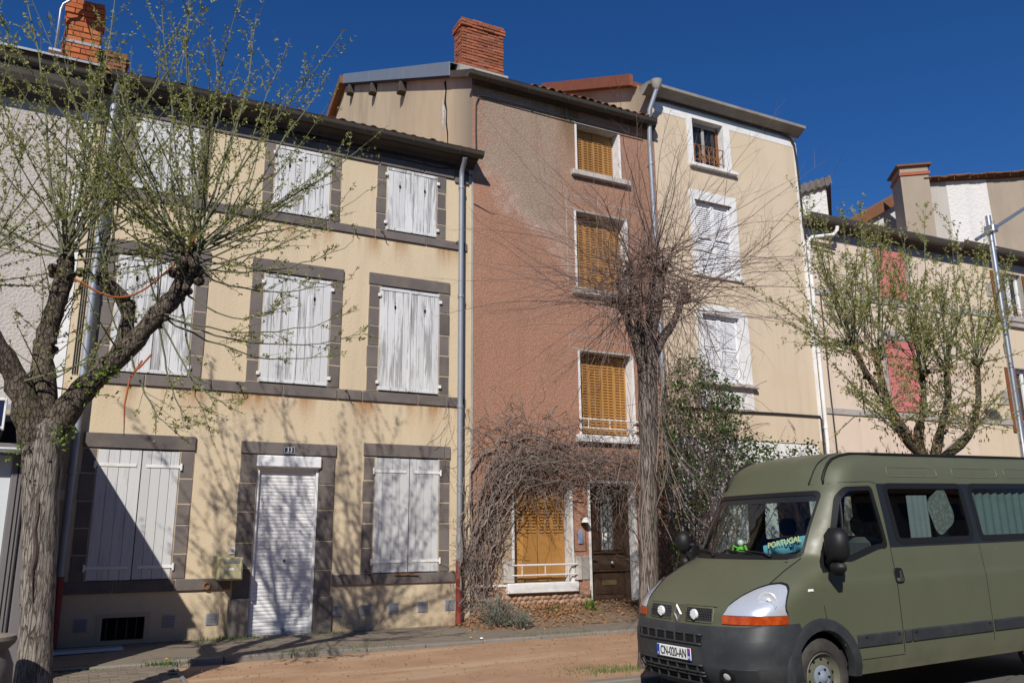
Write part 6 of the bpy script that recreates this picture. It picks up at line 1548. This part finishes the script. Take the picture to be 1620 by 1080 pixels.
# --- planting strip, small plants, litter
random.seed(51)
sheet('planting_bed', 5.72, 9.95, 12.30, 13.19, 60, 14, lambda x, y: zpave(x, y)-.02+(.02+.22*max(0., (y-12.3)/.9)**1.1)*min(1., (x-5.72)/.3)*min(1., max(0., (9.95-x)/.4)), SOIL, .012)
lt_ = MB()
for _ in range(2600):
    x = random.choice((random.gauss(6.2, .35), U(5.6, 9.9), random.gauss(9.4, .4), random.gauss(7.2, .5))); y = 13.15-abs(random.gauss(0, .38))
    if not 5.4 < x < 9.95 or y < 12.0: continue
    z = zpave(x, y)+(.02+.22*max(0., (y-12.3)/.9)**1.1)*min(1., max(0., x-5.72)/.3)*min(1., max(0., (9.95-x)/.4))*(y > 12.3)
    leaf(lt_, Vector((x, y, z+U(.003, .03))), Vector((U(-1, 1), U(-1, 1), U(-.2, .45))).normalized(), U(.03, .07), U(.02, .045))
obj('leaf_litter', lt_, LITTER, label='dead brown leaves scattered along the foot of the red house', cat='leaves', kind='stuff')
def bush(name, label, cat, c, rx, rz, n, mat, L_, w_, stem=TWIGG, k=9):
    b = thing(name, label, cat, c); sm, lm_ = MB(), MB(); c = Vector(c)
    for _ in range(n):
        az = U(0, 6.28); el = rad(U(15, 88)); d = Vector((math.cos(az)*math.cos(el)*rx, math.sin(az)*math.cos(el)*rx*.7, math.sin(el)*rz)); pts = grow(c+Vector((U(-.06, .06), U(-.04, .04), 0)), d, d.length*U(.7, 1.1), 5, .02, .12)
        sm.tube(pts, .003, 3, False)
        for _ in range(k): q, dd = along(pts, U(.25, 1.)); leaf(lm_, q, (dd+rv(.5)).normalized(), L_*U(.6, 1.2), w_)
    obj('stems', sm, stem, b); obj('leaves', lm_, mat, b)
p = at(788, 985, 12.45)
bush('lavender_bush', 'grey-green lavender bush at the foot of the dry climber', 'shrub', (p.x, 12.5, .28), .50, .50, 220, SAGE, .05, .010, VINEM, 14)
bush('lavender_bush', 'small low tuft of the grey-green lavender at its right end', 'shrub', (p.x+.36, 12.28, .26), .24, .28, 90, SAGE, .045, .010, VINEM, 12)
p = at(934, 972, 12.9); bush('weed', 'bright green leafy weed beside the brown front door', 'plant', (p.x, 12.92, .38), .14, .22, 26, LEAFG, .06, .03, TWIGG, 8)
def tuft(label, px, py, Y, z, n, sx, h, gmat=GRASSM):
    c = at(px, py, Y); mb = MB()
    for _ in range(n):
        x, y = c.x+random.gauss(0, sx), Y+random.gauss(0, min(.12, sx*.5)); d = Vector((U(-.5, .5), U(-.5, .5), 1)).normalized(); hh = h*U(.5, 1.2); s_ = side(d)*.004
        mb.add([Vector((x, y, z))-s_, Vector((x, y, z))+s_, Vector((x, y, z))+d*hh+Vector((U(-.3, .3), U(-.3, .3), 0))*hh*.5], [(0, 1, 2)])
    obj('grass_tuft', mb, gmat, label=label, cat='grass', group='weeds growing in the cracks', kind='stuff')
for a_ in (('grass tuft on the planting strip under the ochre ground floor window', 883, 972, 12.95, .42, 170, .10, .13), ('grass along the wall foot left of the roller shutter', 330, 1008, 13.1, .265, 260, .28, .07), ('grass at the foot of the roller shutter left block', 385, 1004, 13.08, .27, 170, .18, .06),
           ('grass on the kerb in front of the roller shutter', 470, 1030, 11.6, .21, 200, .22, .05), ('grass along the wall right of the roller shutter', 520, 998, 13.1, .27, 150, .16, .05), ('grass tufts on the kerb below the right ground floor window', 585, 1018, 11.6, .21, 160, .3, .05),
           ('grass at the corner of the paved path', 262, 1052, 11.45, .19, 260, .14, .07), ('grass between pavers and pavement left of the path corner', 110, 1062, 11.45, .18, 180, .3, .05), ('grass around the foot of the bare tree', 985, 1058, 8.75, .11, 620, .35, .06), ('grass on the kerb near the red house', 880, 1006, 11.6, .225, 150, .5, .04), ('grass patch on the sand left of the bare tree', 935, 1052, 9.0, .12, 130, .25, .045)): tuft(*a_)
YEL = pm('dandelion_yellow', (.75, .55, .02), .7, .05, bump=0)
for px, py, Y, z, lb in ((263, 1050, 11.42, .26, 'yellow dandelion at the corner of the paved path'), (294, 1012, 13.0, .31, 'yellow dandelion at the wall foot left of the roller shutter'), (745, 1018, 11.62, .25, 'yellow dandelion on the kerb before the red house')):
    c = at(px, py, Y); t = thing('dandelion', lb, 'flower', (c.x, Y, z-.05)); obj('flower_head', MB().lathe([(.0, -.008), (.018, 0), (.02, .006), (.0, .012)], 9, (c.x, Y, z)), YEL, t); obj('stalk', MB().tube([(c.x, Y, z-.06), (c.x, Y, z-.004)], .003, 5), GRASSM, t)

# ------------------------------------------------------------------ street furniture
SLm = thing('street_lamp', 'tall galvanised street lamp post with slanting arm at the right edge', 'street lamp', (14.66, 8.9, .2))
obj('post', MB().lathe([(.075, .1), (.075, 1.2), (.058, 1.22), (.052, 4.), (.05, 7.5), (0, 7.5)], 18, (14.66, 8.9, 0)), GALV, SLm, smooth=40)
obj('arm', MB().tube([(14.14, 8.86, 6.93), (14.66, 8.84, 7.22), (15.87, 8.8, 7.9), (17.0, 8.76, 8.52)], .034, 12), GALV, SLm, smooth=40); obj('arm_clamp', MB().bev(14.58, 14.74, 8.78, 8.97, 7.15, 7.3, .02), GALV, SLm)
obj('lamp_head', MB().bev(16.95, 17.5, 8.62, 8.88, 8.50, 8.62, .04), FRAMEGREY, SLm)
c = at(27, 1000, 8.0); cx = c.x-.315
PT = thing('urn_planter', 'taupe stone urn planter cut off by the left edge of the picture', 'planter', (cx, 8.1, .12)); CL = pm('taupe_stoneware', (.20, .165, .135), .75, .12, 4., .25, 40.)
obj('pot', MB().lathe([(r_*1.12, h_*1.1) for r_, h_ in ((.17, .0), (.19, .03), (.20, .08), (.255, .22), (.285, .40), (.28, .52), (.25, .60), (.235, .63), (.275, .67), (.285, .70), (.275, .725), (.22, .72), (.20, .60))], 36, (cx, 8.1, .13)), CL, PT, smooth=40)
obj('soil', MB().lathe([(.25, .74), (0, .75)], 24, (cx, 8.1, .13)), SOIL, PT); obj('plinth', MB().bev(cx-.26, cx+.26, 7.84, 8.36, .10, .16, .01), CONC, PT)
BD = thing('sign_board', 'long white and blue board lying on the pavement in the shade by the wall', 'board', (.2, 12.75, .26))
def brd(x0, x1, y0, y1, z0, z1): return MB().prism([(x0, y0), (x1, y0+.20), (x1+.05, y1+.20), (x0, y1)], lambda p_, q_, t: (p_, q_, t), z0, z1)
obj('board_panel', brd(-.75, .58, 12.42, 12.78, .262, .285), pm('grey_white_board', (.45, .46, .48), .6, .1, bump=0), BD)
obj('board_stripe', brd(-.73, .57, 12.60, 12.67, .2855, .287), ENAMEL, BD); obj('board_rim', brd(-.75, .58, 12.405, 12.419, .262, .30), PANEL, BD)
gv = MB()
for _ in range(900):
    x, y = U(-.5, 9), U(8.4, 11.45)
    if x < 1.15: continue
    r_ = U(.004, .013); z = zsand(x, y)+.004
    gv.lathe([(0, -.004), (r_, 0), (r_*.7, r_*.7), (0, r_*.8)], 5, (x, y, z))
for _ in range(120):
    x, y = U(1.2, 9), 8.4+3.05*random.random()**.6; leaf(gv, Vector((x, y, zsand(x, y)+.012)), Vector((U(-1, 1), U(-1, 1), .1)).normalized(), U(.02, .05), U(.012, .03))
obj('grit', gv, LITTER, label='grit, twigs and bits of leaf scattered on the red sand', cat='grit', kind='stuff')
st_ = thing('pebble', 'small pale stone on the kerb in front of the red house', 'stone', (at(762, 1019, 11.6).x, 11.6, .22)); obj('stone', MB().lathe([(0, 0), (.03, .006), (.028, .02), (0, .028)], 8, (at(762, 1019, 11.6).x, 11.6, .222)), TXTW, st_)
